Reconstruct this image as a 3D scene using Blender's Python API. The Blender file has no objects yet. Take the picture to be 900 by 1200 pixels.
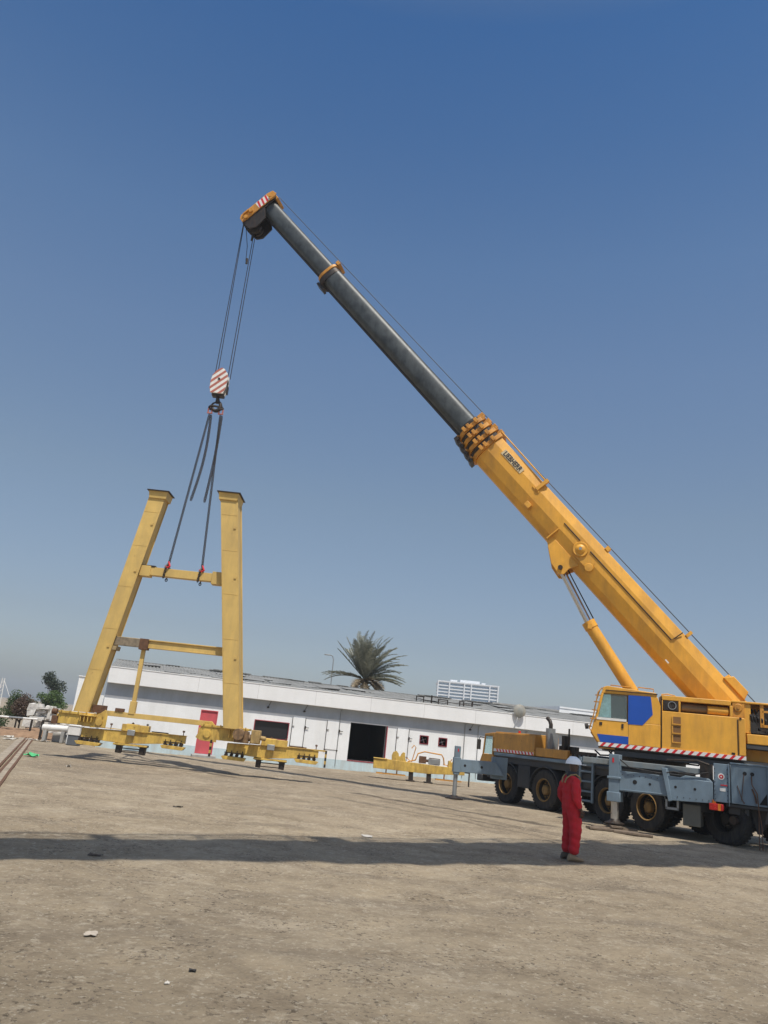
import bpy, bmesh, math, random
from math import radians as RAD, sin, cos, pi
from mathutils import Matrix, Vector, noise
random.seed(7)
scn = bpy.context.scene
col = scn.collection

# ------------------------------------------------------------------ camera
H, F, ROLL = 1.85, 906.0, .105
PITCH = math.atan(263*cos(ROLL)/F)
fw = Vector((0, cos(PITCH), sin(PITCH))); up0 = Vector((0, -sin(PITCH), cos(PITCH))); rt0 = Vector((1, 0, 0))
Rv = cos(ROLL)*rt0 + sin(ROLL)*up0; Uv = -sin(ROLL)*rt0 + cos(ROLL)*up0
cam = bpy.data.cameras.new('camera'); camo = bpy.data.objects.new('camera', cam); col.objects.link(camo)
cm = Matrix((Rv, Uv, -fw)).transposed().to_4x4(); cm.translation = Vector((0, 0, H)); camo.matrix_world = cm
cam.sensor_fit = 'VERTICAL'; cam.angle_y = 2*math.atan(600/F); cam.clip_start = .1; cam.clip_end = 6000
scn.camera = camo
# ------------------------------------------------------------------ sun, sky, exposure
SUNAZ = math.atan2(.38, -.925); K = .45; SUNEL = math.atan(1/K)
world = bpy.data.worlds.new('World'); scn.world = world; world.use_nodes = True
wn = world.node_tree; wn.nodes.clear()
wo = wn.nodes.new('ShaderNodeOutputWorld'); bg = wn.nodes.new('ShaderNodeBackground')
sky = wn.nodes.new('ShaderNodeTexSky'); sky.sky_type = 'NISHITA'; sky.sun_disc = False
sky.sun_elevation = SUNEL; sky.sun_rotation = SUNAZ; sky.air_density = 1.0; sky.dust_density = 2.0; sky.ozone_density = 2.0
bg.inputs['Strength'].default_value = .131
tc = wn.nodes.new('ShaderNodeTexCoord'); sp = wn.nodes.new('ShaderNodeSeparateXYZ')
rp = wn.nodes.new('ShaderNodeValToRGB'); mu = wn.nodes.new('ShaderNodeMix'); mu.data_type = 'RGBA'; mu.blend_type = 'MULTIPLY'; mu.inputs[0].default_value = 1
wn.links.new(tc.outputs['Generated'], sp.inputs[0]); wn.links.new(sp.outputs['Z'], rp.inputs[0])
for i, (p_, c_) in enumerate([(0, (.88, .94, 1.0, 1)), (.05, (.86, .86, .93, 1)), (.11, (.80, .765, .78, 1)), (.28, (.89, .86, .80, 1)), (.45, (.83, .90, .925, 1)), (.56, (.69, .86, .955, 1)), (.67, (.45, .71, .91, 1)), (.75, (.32, .62, .88, 1)), (.80, (.62, .76, .86, 1)), (1.0, (1.0, .92, .84, 1))]):
    e_ = rp.color_ramp.elements[i] if i < 2 else rp.color_ramp.elements.new(p_)
    e_.position = p_; e_.color = c_
wn.links.new(sky.outputs[0], mu.inputs[6]); wn.links.new(rp.outputs[0], mu.inputs[7])
wn.links.new(mu.outputs[2], bg.inputs['Color']); wn.links.new(bg.outputs[0], wo.inputs['Surface'])
sl = bpy.data.lights.new('sun', 'SUN'); sl.energy = 4.5; sl.angle = RAD(.5); sl.color = (1, .945, .85)
so = bpy.data.objects.new('sun', sl); col.objects.link(so)
tosun = Vector((sin(SUNAZ)*cos(SUNEL), cos(SUNAZ)*cos(SUNEL), sin(SUNEL)))
so.rotation_euler = tosun.to_track_quat('Z', 'Y').to_euler(); so.location = (20, -20, 40)
vs = scn.view_settings; vs.view_transform = 'Standard'; vs.look = 'None'; vs.exposure = 0.0; vs.gamma = 1; vs.use_curve_mapping = False
scn.render.engine = 'CYCLES'

# ------------------------------------------------------------------ materials
MC = {}
def mat(name, color, rough=.6, metal=0., var=.12, scale=3., dirt=None, dirtamt=.35, bump=.15, bscale=40., spots=None, spotamt=.58, coat=0.):
    if name in MC: return MC[name]
    m = bpy.data.materials.new(name); m.use_nodes = True; nt = m.node_tree; N = nt.nodes; Lk = nt.links
    b = N['Principled BSDF']; b.inputs['Roughness'].default_value = rough; b.inputs['Metallic'].default_value = metal
    b.inputs['Coat Weight'].default_value = coat
    tcn = N.new('ShaderNodeTexCoord')
    n1 = N.new('ShaderNodeTexNoise'); n1.inputs['Scale'].default_value = scale; n1.inputs['Detail'].default_value = 8; n1.inputs['Roughness'].default_value = .62
    Lk.new(tcn.outputs['Object'], n1.inputs['Vector'])
    r1 = N.new('ShaderNodeValToRGB'); c = color
    r1.color_ramp.elements[0].position = .3; r1.color_ramp.elements[1].position = .7
    r1.color_ramp.elements[0].color = (*[x*(1-var) for x in c], 1); r1.color_ramp.elements[1].color = (*[min(1, x*(1+var)) for x in c], 1)
    Lk.new(n1.outputs['Fac'], r1.inputs[0]); out = r1.outputs[0]
    def layer(dc, amt, sc, lo, hi, out, stretch=(1, 1, 1)):
        mp = N.new('ShaderNodeMapping'); mp.inputs['Scale'].default_value = stretch; Lk.new(tcn.outputs['Object'], mp.inputs[0])
        n2 = N.new('ShaderNodeTexNoise'); n2.inputs['Scale'].default_value = sc; n2.inputs['Detail'].default_value = 10; n2.inputs['Roughness'].default_value = .7
        Lk.new(mp.outputs[0], n2.inputs['Vector'])
        mr = N.new('ShaderNodeMapRange'); mr.inputs[1].default_value = lo; mr.inputs[2].default_value = hi; mr.inputs[4].default_value = amt
        Lk.new(n2.outputs['Fac'], mr.inputs[0])
        mx = N.new('ShaderNodeMix'); mx.data_type = 'RGBA'; Lk.new(mr.outputs[0], mx.inputs[0]); Lk.new(out, mx.inputs[6]); mx.inputs[7].default_value = (*dc, 1)
        return mx.outputs[2]
    if dirt: out = layer(dirt, dirtamt, scale*.9, .42, .72, out, (1.6, 1.6, .35))
    if spots: out = layer(spots, .85, scale*5, spotamt, spotamt+.06, out)
    Lk.new(out, b.inputs['Base Color'])
    rr = N.new('ShaderNodeMapRange'); rr.inputs[3].default_value = max(.05, rough-.12); rr.inputs[4].default_value = min(1, rough+.15)
    Lk.new(n1.outputs['Fac'], rr.inputs[0]); Lk.new(rr.outputs[0], b.inputs['Roughness'])
    if bump:
        n3 = N.new('ShaderNodeTexNoise'); n3.inputs['Scale'].default_value = bscale; n3.inputs['Detail'].default_value = 5
        Lk.new(tcn.outputs['Object'], n3.inputs['Vector'])
        bp = N.new('ShaderNodeBump'); bp.inputs['Strength'].default_value = bump; bp.inputs['Distance'].default_value = .02
        Lk.new(n3.outputs['Fac'], bp.inputs['Height']); Lk.new(bp.outputs[0], b.inputs['Normal'])
    MC[name] = m; return m
RUST = (.14, .055, .02); GRIME = (.10, .075, .05)
YEL = mat('crane_yellow_paint', (.74, .37, .04), .45, var=.12, scale=1.4, dirt=(.36, .18, .045), dirtamt=.6, spots=(.16, .09, .04), spotamt=.665, bump=.05)
YELR = mat('weathered_yellow_paint', (.60, .27, .03), .5, var=.2, scale=3, dirt=RUST, dirtamt=.6, spots=RUST, spotamt=.6)
ORG = mat('faded_orange_paint', (.56, .27, .045), .5, var=.2, scale=2, dirt=(.2, .11, .035), dirtamt=.55, spots=RUST, spotamt=.62)
GYEL = mat('gantry_yellow_paint', (.62, .42, .125), .6, var=.12, scale=1.3, dirt=(.36, .25, .10), dirtamt=.6, spots=RUST, spotamt=.645)
GYELB = mat('machinery_yellow_paint', (.62, .41, .085), .5, var=.22, scale=3, dirt=(.22, .12, .04), dirtamt=.75, spots=RUST, spotamt=.6)
BOOMK = mat('greased_dark_boom_steel', (.036, .043, .046), .47, .1, var=.6, scale=2.6, dirt=(.10, .11, .11), dirtamt=.5, bump=.2, bscale=7)
BLU = mat('grey_blue_chassis_paint', (.165, .225, .275), .6, var=.18, scale=1.5, dirt=(.09, .11, .12), dirtamt=.55, spots=RUST, spotamt=.67)
BLUD = mat('dark_grey_chassis_paint', (.045, .05, .055), .55, var=.3, scale=2, dirt=(.06, .05, .04), dirtamt=.6)
BLK = mat('black_rubber', (.016, .016, .017), .8, var=.3, scale=6, dirt=(.09, .075, .055), dirtamt=.55)
RIM = mat('dusty_ochre_rim', (.27, .16, .05), .85, var=.25, scale=8, dirt=(.08, .06, .04), dirtamt=.7)
DSTL = mat('oily_dark_steel', (.035, .033, .03), .5, .5, var=.4, scale=8, dirt=RUST, dirtamt=.35)
RSTL = mat('rusty_steel', (.13, .065, .035), .8, .2, var=.4, scale=9)
CHR = mat('chromed_piston_rod', (.55, .57, .6), .16, 1., var=.05, bump=0)
GSTL = mat('grey_steel', (.30, .31, .31), .45, .5, var=.15, scale=5)
BLUE = mat('bright_blue_panel', (.003, .068, .38), .6, var=.06, bump=.02)
RED = mat('red_reflective_tape', (.58, .018, .025), .42, var=.08, scale=6)
WHT = mat('white_tape', (.72, .70, .66), .5, var=.08, scale=6)
BLKP = mat('black_letter_paint', (.012, .014, .03), .5, var=.05)
LAMP = mat('red_tail_lamp_plastic', (.55, .02, .015), .25, var=.1, scale=15)
ORL = mat('amber_lamp_plastic', (.8, .25, .02), .25, var=.1, scale=15)
WALL = mat('white_washed_wall', (.82, .83, .835), .8, var=.05, scale=.9, dirt=(.55, .54, .51), dirtamt=.36, bump=.2, bscale=12, spots=(.34, .33, .31), spotamt=.74)
FASC = mat('white_painted_fascia', (.80, .80, .80), .7, var=.035, scale=.6, dirt=(.62, .62, .60), dirtamt=.35, bump=.08, bscale=5)
PLIN = mat('pale_blue_plinth_paint', (.50, .62, .66), .8, var=.1, scale=2, dirt=(.4, .38, .34), dirtamt=.6)
ROOFM = mat('weathered_fibre_cement_roof', (.24, .24, .23), .9, var=.25, scale=1.0, dirt=(.15, .15, .14), dirtamt=.8, bump=.4, bscale=9)
CONC = mat('grey_concrete', (.36, .35, .33), .9, var=.2, scale=2, dirt=(.2, .19, .17), dirtamt=.6, bump=.3, bscale=20)
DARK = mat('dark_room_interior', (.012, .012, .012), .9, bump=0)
REDP = mat('faded_red_paint', (.56, .085, .10), .6, var=.12, scale=3, dirt=(.3, .1, .1), dirtamt=.3)
RUBB = mat('white_lime_washed_rubble', (.62, .60, .56), .9, var=.2, scale=3, dirt=(.3, .27, .22), dirtamt=.6, bump=.5, bscale=12)
SOIL = mat('reddish_soil_bank', (.24, .15, .09), .95, var=.3, scale=3, bump=.6, bscale=12)
EAVESHADE = mat('painted_eave_shade', (.38, .42, .47), .8, var=.08, scale=1.5, dirt=(.26, .28, .3), dirtamt=.5)
def simple(name, colr, rough=.6, trans=0., ior=1.45, metal=0., alpha=None):
    m = bpy.data.materials.new(name); m.use_nodes = True; b = m.node_tree.nodes['Principled BSDF']
    b.inputs['Base Color'].default_value = (*colr, 1); b.inputs['Roughness'].default_value = rough
    b.inputs['Transmission Weight'].default_value = trans; b.inputs['IOR'].default_value = ior; b.inputs['Metallic'].default_value = metal
    return m
GLASS = simple('tinted_cab_glass', (.75, .88, .88), .03, .9, 1.02)
def leafmat(name, c, c2, trans=.25):
    m = bpy.data.materials.new(name); m.use_nodes = True; N = m.node_tree.nodes; Lk = m.node_tree.links; b = N['Principled BSDF']
    g = N.new('ShaderNodeNewGeometry'); r = N.new('ShaderNodeValToRGB'); r.color_ramp.elements[0].color = (*c, 1); r.color_ramp.elements[1].color = (*c2, 1)
    Lk.new(g.outputs['Random Per Island'], r.inputs[0]); Lk.new(r.outputs[0], b.inputs['Base Color']); b.inputs['Roughness'].default_value = .55
    b.inputs['Transmission Weight'].default_value = 0
    t = N.new('ShaderNodeBsdfTranslucent'); Lk.new(r.outputs[0], t.inputs[0]); mx = N.new('ShaderNodeMixShader'); mx.inputs[0].default_value = trans
    o = N['Material Output']; Lk.new(b.outputs[0], mx.inputs[1]); Lk.new(t.outputs[0], mx.inputs[2]); Lk.new(mx.outputs[0], o.inputs['Surface'])
    return m

# ------------------------------------------------------------------ mesh builder
class MB:
    def __init__(s, M=None): s.v = []; s.f = []; s.mi = []; s.M = M or Matrix.Identity(4); s.cur = 0
    def add(s, vs_, fs, mi=None):
        o = len(s.v); s.v += [tuple(s.M @ Vector(p)) for p in vs_]; s.f += [tuple(i+o for i in f) for f in fs]; s.mi += [s.cur if mi is None else mi]*len(fs); return s
    def box(s, x0, x1, y0, y1, z0, z1, mi=None):
        v = [(x, y, z) for x in (x0, x1) for y in (y0, y1) for z in (z0, z1)]
        return s.add(v, [(0, 1, 3, 2), (4, 6, 7, 5), (0, 4, 5, 1), (2, 3, 7, 6), (0, 2, 6, 4), (1, 5, 7, 3)], mi)
    def prism(s, poly, y0, y1, mi=None):      # polygon in x,z extruded along y
        n = len(poly); v = [(x, y0, z) for x, z in poly] + [(x, y1, z) for x, z in poly]
        return s.add(v, [tuple(range(n)), tuple(range(2*n-1, n-1, -1))] + [(i, i+n, (i+1) % n+n, (i+1) % n) for i in range(n)], mi)
    def loft(s, profs, mi=None, caps=True):     # list of same-length rings of 3-D points
        n = len(profs[0]); v = [p for r in profs for p in r]; f = []
        for k in range(len(profs)-1):
            for i in range(n): j = (i+1) % n; f.append((k*n+i, k*n+j, (k+1)*n+j, (k+1)*n+i))
        if caps: f += [tuple(range(n-1, -1, -1)), tuple(range((len(profs)-1)*n, len(profs)*n))]
        return s.add(v, f, mi)
    def cyl(s, a, b, r, r2=None, n=16, mi=None, caps=True):
        a = Vector(a); b = Vector(b); r2 = r if r2 is None else r2; d = (b-a).normalized()
        x = d.orthogonal().normalized(); y = d.cross(x)
        return s.loft([[tuple(a+(x*cos(2*pi*i/n)+y*sin(2*pi*i/n))*r) for i in range(n)], [tuple(b+(x*cos(2*pi*i/n)+y*sin(2*pi*i/n))*r2) for i in range(n)]], mi, caps)
    def tube(s, pts, r, n=8, mi=None):
        pts = [Vector(p) for p in pts]; rings = []; x = None
        for i, p in enumerate(pts):
            d = ((pts[min(i+1, len(pts)-1)]-pts[max(i-1, 0)])).normalized()
            x = d.orthogonal().normalized() if x is None else (x-d*x.dot(d)).normalized(); y = d.cross(x)
            rr = r[i] if isinstance(r, (list, tuple)) else r
            rings.append([tuple(p+(x*cos(2*pi*k/n)+y*sin(2*pi*k/n))*rr) for k in range(n)])
        return s.loft(rings, mi)
    def lathe(s, prof, c, ax=(0, 0, 1), n=24, mi=None, caps=None):   # prof (radius, height along axis)
        c = Vector(c); d = Vector(ax).normalized(); x = d.orthogonal().normalized(); y = d.cross(x)
        return s.loft([[tuple(c+d*h+(x*cos(2*pi*k/n)+y*sin(2*pi*k/n))*max(r, 1e-4)) for k in range(n)] for r, h in prof], mi, (max(prof[0][0], prof[-1][0]) < .03) if caps is None else caps)
    def build(s, name, mats, parent=None, bevel=0, smooth=True, **tags):
        me = bpy.data.meshes.new(name); me.from_pydata(s.v, [], s.f)
        for m in (mats if isinstance(mats, (list, tuple)) else [mats]): me.materials.append(m)
        me.polygons.foreach_set('material_index', s.mi); me.update()
        bm = bmesh.new(); bm.from_mesh(me); bmesh.ops.recalc_face_normals(bm, faces=bm.faces); bm.to_mesh(me); bm.free()
        if smooth: me.shade_smooth(); me.set_sharp_from_angle(angle=RAD(38))
        o = bpy.data.objects.new(name, me); col.objects.link(o)
        if parent: o.parent = parent
        if bevel:
            b = o.modifiers.new('bevel', 'BEVEL'); b.width = bevel; b.segments = 2; b.limit_method = 'ANGLE'; b.angle_limit = RAD(40)
        for k_, v_ in tags.items(): o[k_] = v_
        return o
def frame(o, x, z=(0, 0, 1)):
    x = Vector(x).normalized(); z = Vector(z); y = z.cross(x).normalized(); z = x.cross(y)
    M = Matrix((x, y, z)).transposed().to_4x4(); M.translation = Vector(o); return M
def thing(name, label, cat, M=None, group=None):
    o = bpy.data.objects.new(name, None); col.objects.link(o); o.empty_display_size = .3
    if M is not None: o.matrix_world = M
    o['label'] = label; o['category'] = cat
    if group: o['group'] = group
    return o
def fbm(x, y, z=0, o=4): return noise.fractal(Vector((x, y, z)), 1.0, 2.0, o)

# ------------------------------------------------------------------ ground
def gz(x, y):
    fade = max(0, min(1, (70-abs(y))/30))*max(0, min(1, (60-abs(x))/25))
    z = 0
    if fade > 0:
        z = fade*(.026*fbm(x*.35, y*.35, 1) + .020*fbm(x*.95, y*.95, 3) + .010*fbm(x*2.6, y*2.6, 5) + .0055*max(-.5, fbm(x*7, y*7, 9, 2)))
        z *= 1-math.exp(-((x-4.12)**2+(y-15.5)**2)/.25)
        # shallow straight grooves across the yard
        for (px, py, dx, dy) in ((-8.53, 31.71, .77, -.638), (-.24, 27.18, .763, -.646), (-4.5, 10.2, .62, -.78)):
            q = abs((x-px)*dy-(y-py)*dx); z -= fade*.02*math.exp(-(q/.16)**2)
        z -= .012*fade
    return z
def ground():
    def axis(a, b, fine0, fine1, step, far):
        r = []; x = fine0
        while x <= fine1+1e-6: r.append(x); x += step
        d = step; x = fine1; 
        while x < b: d *= 1.22; x = min(b, x+d); r.append(x)
        d = step; x = fine0; l = []
        while x > a: d *= 1.22; x = max(a, x-d); l.append(x)
        return l[::-1]+r
    X = axis(-1500, 1500, -10, 10, .07, 0); Y = axis(-300, 1600, 3.8, 21, .06, 0)
    v = []; nx = len(X)
    for y in Y:
        for x in X:
            z = gz(x, y)
            v.append((x, y, z))
    f = [(j*nx+i, j*nx+i+1, (j+1)*nx+i+1, (j+1)*nx+i) for j in range(len(Y)-1) for i in range(nx-1)]
    me = bpy.data.meshes.new('ground'); me.from_pydata(v, [], f); me.shade_smooth()
    o = bpy.data.objects.new('ground', me); col.objects.link(o); o['kind'] = 'structure'
    m = bpy.data.materials.new('packed_dusty_earth'); m.use_nodes = True; nt = m.node_tree; N = nt.nodes; Lk = nt.links; b = N['Principled BSDF']
    b.inputs['Roughness'].default_value = .95; b.inputs['Specular IOR Level'].default_value = .15
    t = N.new('ShaderNodeTexCoord')
    def nz(sc, det, rough=.6, st=(1, 1, 1), rot=0, dist=0):
        mp = N.new('ShaderNodeMapping'); mp.inputs['Scale'].default_value = st; mp.inputs['Rotation'].default_value = (0, 0, rot); Lk.new(t.outputs['Object'], mp.inputs[0])
        n = N.new('ShaderNodeTexNoise'); n.inputs['Scale'].default_value = sc; n.inputs['Detail'].default_value = det; n.inputs['Roughness'].default_value = rough; n.inputs['Distortion'].default_value = dist
        Lk.new(mp.outputs[0], n.inputs[0]); return n.outputs['Fac']
    def ramp(src, pts):
        r = N.new('ShaderNodeValToRGB')
        for i, (p_, c_) in enumerate(pts):
            e = r.color_ramp.elements[i] if i < 2 else r.color_ramp.elements.new(p_)
            e.position = p_; e.color = (*c_, 1)
        Lk.new(src, r.inputs[0]); return r.outputs[0]
    def mix(a, b_, fac, mode='MIX'):
        x = N.new('ShaderNodeMix'); x.data_type = 'RGBA'; x.blend_type = mode
        if isinstance(fac, float): x.inputs[0].default_value = fac
        else: Lk.new(fac, x.inputs[0])
        Lk.new(a, x.inputs[6]); Lk.new(b_, x.inputs[7]); return x.outputs[2]
    base = ramp(nz(.16, 9, .6, dist=.6), [(.32, (.31, .247, .168)), (.5, (.385, .311, .217)), (.68, (.45, .372, .268))])
    mid = ramp(nz(1.1, 12, .72, (1, 1, 1), .5), [(.32, (.70, .68, .66)), (.5, (1, 1, 1)), (.72, (1.2, 1.19, 1.16))])
    fine = ramp(nz(7, 12, .85), [(.28, (.42, .40, .37)), (.44, (.95, .95, .94)), (.56, (1.03, 1.03, 1.03)), (.75, (1.25, 1.25, 1.25))])
    c = mix(base, mid, 1.0, 'MULTIPLY'); c = mix(c, fine, .8, 'MULTIPLY')
    streak = ramp(nz(.5, 7, .65, (.6, 1.5, 1), -.7, .8), [(.5, (0, 0, 0)), (.66, (1, 1, 1))])
    dk = N.new('ShaderNodeRGB'); dk.outputs[0].default_value = (.145, .12, .098, 1)
    # older oil-dark earth around the loading area by the warehouse
    sx = N.new('ShaderNodeSeparateXYZ'); Lk.new(t.outputs['Object'], sx.inputs[0])
    def msum(*terms):
        acc = None
        for src, k_ in terms:
            q = N.new('ShaderNodeMath'); q.operation = 'MULTIPLY'; Lk.new(src, q.inputs[0]); q.inputs[1].default_value = k_
            if acc is None: acc = q.outputs[0]
            else:
                a_ = N.new('ShaderNodeMath'); a_.operation = 'ADD'; Lk.new(acc, a_.inputs[0]); Lk.new(q.outputs[0], a_.inputs[1]); acc = a_.outputs[0]
        return acc
    d = msum((sx.outputs['Y'], 1.), (sx.outputs['X'], -.35), (nz(.22, 5), 12.))
    mr = N.new('ShaderNodeMapRange'); mr.inputs[1].default_value = 23; mr.inputs[2].default_value = 34; mr.inputs[4].default_value = .34; Lk.new(d, mr.inputs[0])
    c = mix(c, dk.outputs[0], mr.outputs[0])
    sm = N.new('ShaderNodeMath'); sm.operation = 'MULTIPLY'; sm.inputs[1].default_value = .35; Lk.new(streak, sm.inputs[0])
    c = mix(c, dk.outputs[0], sm.outputs[0])
    specks = ramp(nz(38, 3, .5), [(.69, (0, 0, 0)), (.74, (1, 1, 1))])
    sp2 = N.new('ShaderNodeMath'); sp2.operation = 'MULTIPLY'; sp2.inputs[1].default_value = .5; Lk.new(specks, sp2.inputs[0])
    c = mix(c, dk.outputs[0], sp2.outputs[0])
    clus = ramp(nz(1.1, 5, .6), [(.44, (0, 0, 0)), (.58, (1, 1, 1))])
    def scuff(col_, sc, lo, hi, am, det=9, ro=.75, cl=False):
        nonlocal c
        a_ = ramp(nz(sc, det, ro), [(lo, (0, 0, 0)), (hi, (1, 1, 1))]); g_ = N.new('ShaderNodeMath'); g_.operation = 'MULTIPLY'; g_.inputs[1].default_value = am; Lk.new(a_, g_.inputs[0]); o_ = g_.outputs[0]
        if cl:
            k_ = N.new('ShaderNodeMath'); k_.operation = 'MULTIPLY'; Lk.new(o_, k_.inputs[0]); Lk.new(clus, k_.inputs[1]); o_ = k_.outputs[0]
        r_ = N.new('ShaderNodeRGB'); r_.outputs[0].default_value = (*col_, 1); c = mix(c, r_.outputs[0], o_)
    scuff((.52, .435, .32), .8, .54, .66, .7); scuff((.24, .19, .136), 2.3, .57, .65, .55); scuff((.54, .46, .345), 5.5, .56, .61, .6)
    scuff((.16, .125, .09), 7, .56, .62, .5, 6, .7, True); scuff((.09, .07, .05), 17, .57, .61, .75, 4, .65, True); scuff((.56, .49, .38), 24, .60, .64, .7, 4, .6)
    # broken dark lines along near-straight paths in the earth
    def mth(op, a_, b_=None):
        q = N.new('ShaderNodeMath'); q.operation = op
        for i_, v_ in enumerate((a_, b_)):
            if v_ is None: continue
            if isinstance(v_, (int, float)): q.inputs[i_].default_value = v_
            else: Lk.new(v_, q.inputs[i_])
        return q.outputs[0]
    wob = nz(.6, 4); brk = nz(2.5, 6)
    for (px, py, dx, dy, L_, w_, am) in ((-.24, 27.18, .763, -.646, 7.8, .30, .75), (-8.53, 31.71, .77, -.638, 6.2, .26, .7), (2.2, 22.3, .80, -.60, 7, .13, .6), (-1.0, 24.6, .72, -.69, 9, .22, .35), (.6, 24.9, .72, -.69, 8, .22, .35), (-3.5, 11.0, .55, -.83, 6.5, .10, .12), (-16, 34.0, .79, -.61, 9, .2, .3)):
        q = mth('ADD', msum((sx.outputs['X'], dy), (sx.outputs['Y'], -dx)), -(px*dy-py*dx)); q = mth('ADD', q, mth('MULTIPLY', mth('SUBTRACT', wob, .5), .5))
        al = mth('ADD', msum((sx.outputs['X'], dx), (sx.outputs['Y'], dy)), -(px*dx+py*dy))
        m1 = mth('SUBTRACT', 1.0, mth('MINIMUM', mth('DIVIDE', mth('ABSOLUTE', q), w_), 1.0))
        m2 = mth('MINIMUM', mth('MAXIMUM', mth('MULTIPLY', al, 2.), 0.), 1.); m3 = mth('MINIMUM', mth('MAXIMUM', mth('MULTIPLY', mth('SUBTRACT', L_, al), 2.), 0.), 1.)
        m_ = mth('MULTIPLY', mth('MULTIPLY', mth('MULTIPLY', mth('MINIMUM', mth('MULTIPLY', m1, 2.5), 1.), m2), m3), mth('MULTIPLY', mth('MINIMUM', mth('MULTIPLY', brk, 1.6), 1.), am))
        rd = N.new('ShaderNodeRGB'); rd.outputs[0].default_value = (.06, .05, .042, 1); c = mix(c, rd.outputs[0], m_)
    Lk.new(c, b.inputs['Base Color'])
    vo = N.new('ShaderNodeTexVoronoi'); vo.feature = 'SMOOTH_F1'; vo.inputs['Scale'].default_value = 3.2; vo.inputs['Randomness'].default_value = 1
    dm_ = N.new('ShaderNodeVectorMath'); dm_.operation = 'ADD'; nv = N.new('ShaderNodeTexNoise'); nv.inputs['Scale'].default_value = 2.5; nv.inputs['Detail'].default_value = 4; Lk.new(t.outputs['Object'], nv.inputs[0])
    Lk.new(t.outputs['Object'], dm_.inputs[0]); Lk.new(nv.outputs['Color'], dm_.inputs[1]); Lk.new(dm_.outputs[0], vo.inputs['Vector'])
    h = msum((nz(3, 10, .7), .8), (nz(18, 9, .8), .6), (nz(90, 4, .6), .12), (vo.outputs['Distance'], .45))
    bp = N.new('ShaderNodeBump'); bp.inputs['Strength'].default_value = 1.0; bp.inputs['Distance'].default_value = .075
    Lk.new(h, bp.inputs['Height']); Lk.new(bp.outputs[0], b.inputs['Normal'])
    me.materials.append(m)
ground()

def stones(name, n, area, rmin, rmax, m, seed):
    rnd = random.Random(seed); mb = MB()
    for _ in range(n):
        x, y = area(rnd); r = rmin+(rmax-rmin)*rnd.random()**3; z0 = gz(x, y)
        a = rnd.random()*6; pts = []
        for (ux, uy, uz) in ((1, 0, 0), (.3, .95, 0), (-.8, .5, 0), (-.7, -.6, 0), (.35, -.9, 0), (0, 0, .75), (0, 0, -.4)):
            k = r*rnd.uniform(.7, 1.25); pts.append((x+(ux*cos(a)-uy*sin(a))*k, y+(ux*sin(a)+uy*cos(a))*k, z0+uz*k*.8))
        mb.add(pts, [(i, (i+1) % 5, 5) for i in range(5)]+[((i+1) % 5, i, 6) for i in range(5)])
    return mb.build(name, m, smooth=False, kind='stuff')
def near(r):
    while True:
        y = 4.2+26*r.random()**1.7; x = r.uniform(-.55, .6)*y
        if fbm(x*.7, y*.7, 4) + .35*fbm(x*3, y*3, 8) > .12+.5*(r.random()-.5): return (x, y)
CLOD = mat('earth_clod', (.13, .105, .08), .95, var=.3, scale=30)
o = stones('soil_crumbs', 7000, near, .003, .014, CLOD, 3); o['label'] = 'small earth crumbs and gravel scattered over the dusty yard'; o['category'] = 'gravel'
PALE = mat('pale_stone', (.36, .31, .25), .9, var=.25, scale=30)
o = stones('pale_gravel', 450, near, .003, .013, PALE, 5); o['label'] = 'pale gravel bits scattered over the dusty yard'; o['category'] = 'gravel'

# ------------------------------------------------------------------ warehouse
WM = frame((-8.33, 40.02, 0), (.964, .265, 0))    # x along the facade, y into the building
wh = thing('warehouse', 'long low white warehouse with grey roof, red door and dark openings behind the yard', 'building', WM)
S0, S1, OV = -4.35, 33.0, -.32
WT = 2.45
holes = [(.3, 1.15, .12, 2.22, 'door'), (3.05, 4.78, 1.18, 1.99, 'win'), (8.05, 10.05, .50, 2.38, 'open'), (11.93, 12.45, 1.66, 2.12, 'fan'), (13.01, 13.53, 1.64, 2.10, 'fan')]
def wallpieces(mb, z0, z1, mi=0, y0=0., y1=.22):
    xs = sorted({S0, S1, *[h[0] for h in holes], *[h[1] for h in holes]})
    for a, b in zip(xs, xs[1:]):
        zs = [(z0, z1)]
        for h in holes:
            if h[0] <= a+1e-6 and b <= h[1]+1e-6:
                n = []
                for (p_, q_) in zs:
                    if h[2] > p_: n.append((p_, min(q_, h[2])))
                    if h[3] < q_: n.append((max(p_, h[3]), q_))
                zs = [(p_, q_) for p_, q_ in n if q_ > p_+1e-6]
        for p_, q_ in zs: mb.box(a, b, y0, y1, p_, q_, mi)
mb = MB(); wallpieces(mb, .46, WT+.6); mb.box(S0, S0+.22, .23, 9.8, 0, 3.05); mb.box(S1-.22, S1, .23, 9.8, 0, 3.05); mb.box(S0, S1, 9.8, 10, 0, 3.05)
mb.build('wall', WALL, wh, smooth=False)
mb = MB(); wallpieces(mb, -.05, .457, 0, -.012, .22); mb.build('plinth', PLIN, wh, smooth=False)
mb = MB(); mb.box(S0, S1, -.010, -.002, WT-.02, 3.0); mb.build('eave_shade_strip', EAVESHADE, wh)  # grey strip paints the eave's shade on the upper wall
mb = MB(); mb.box(S0, S1, OV, OV+.12, 3.02, 3.76); mb.box(S0, S1, OV+.12, .0, 3.03, 3.13); mb.box(S0-.003, S1+.003, OV-.02, OV+.16, 3.76, 3.80); mb.box(S0, S0+.1, OV+.12, 9.9, 3.13, 3.76)
for i in range(12): x = S0+3*i+1.3; mb.box(x, x+.008, OV-.004, OV, 3.03, 3.75, 1)
mb.build('fascia', [FASC, CONC], wh, smooth=False)
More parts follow.
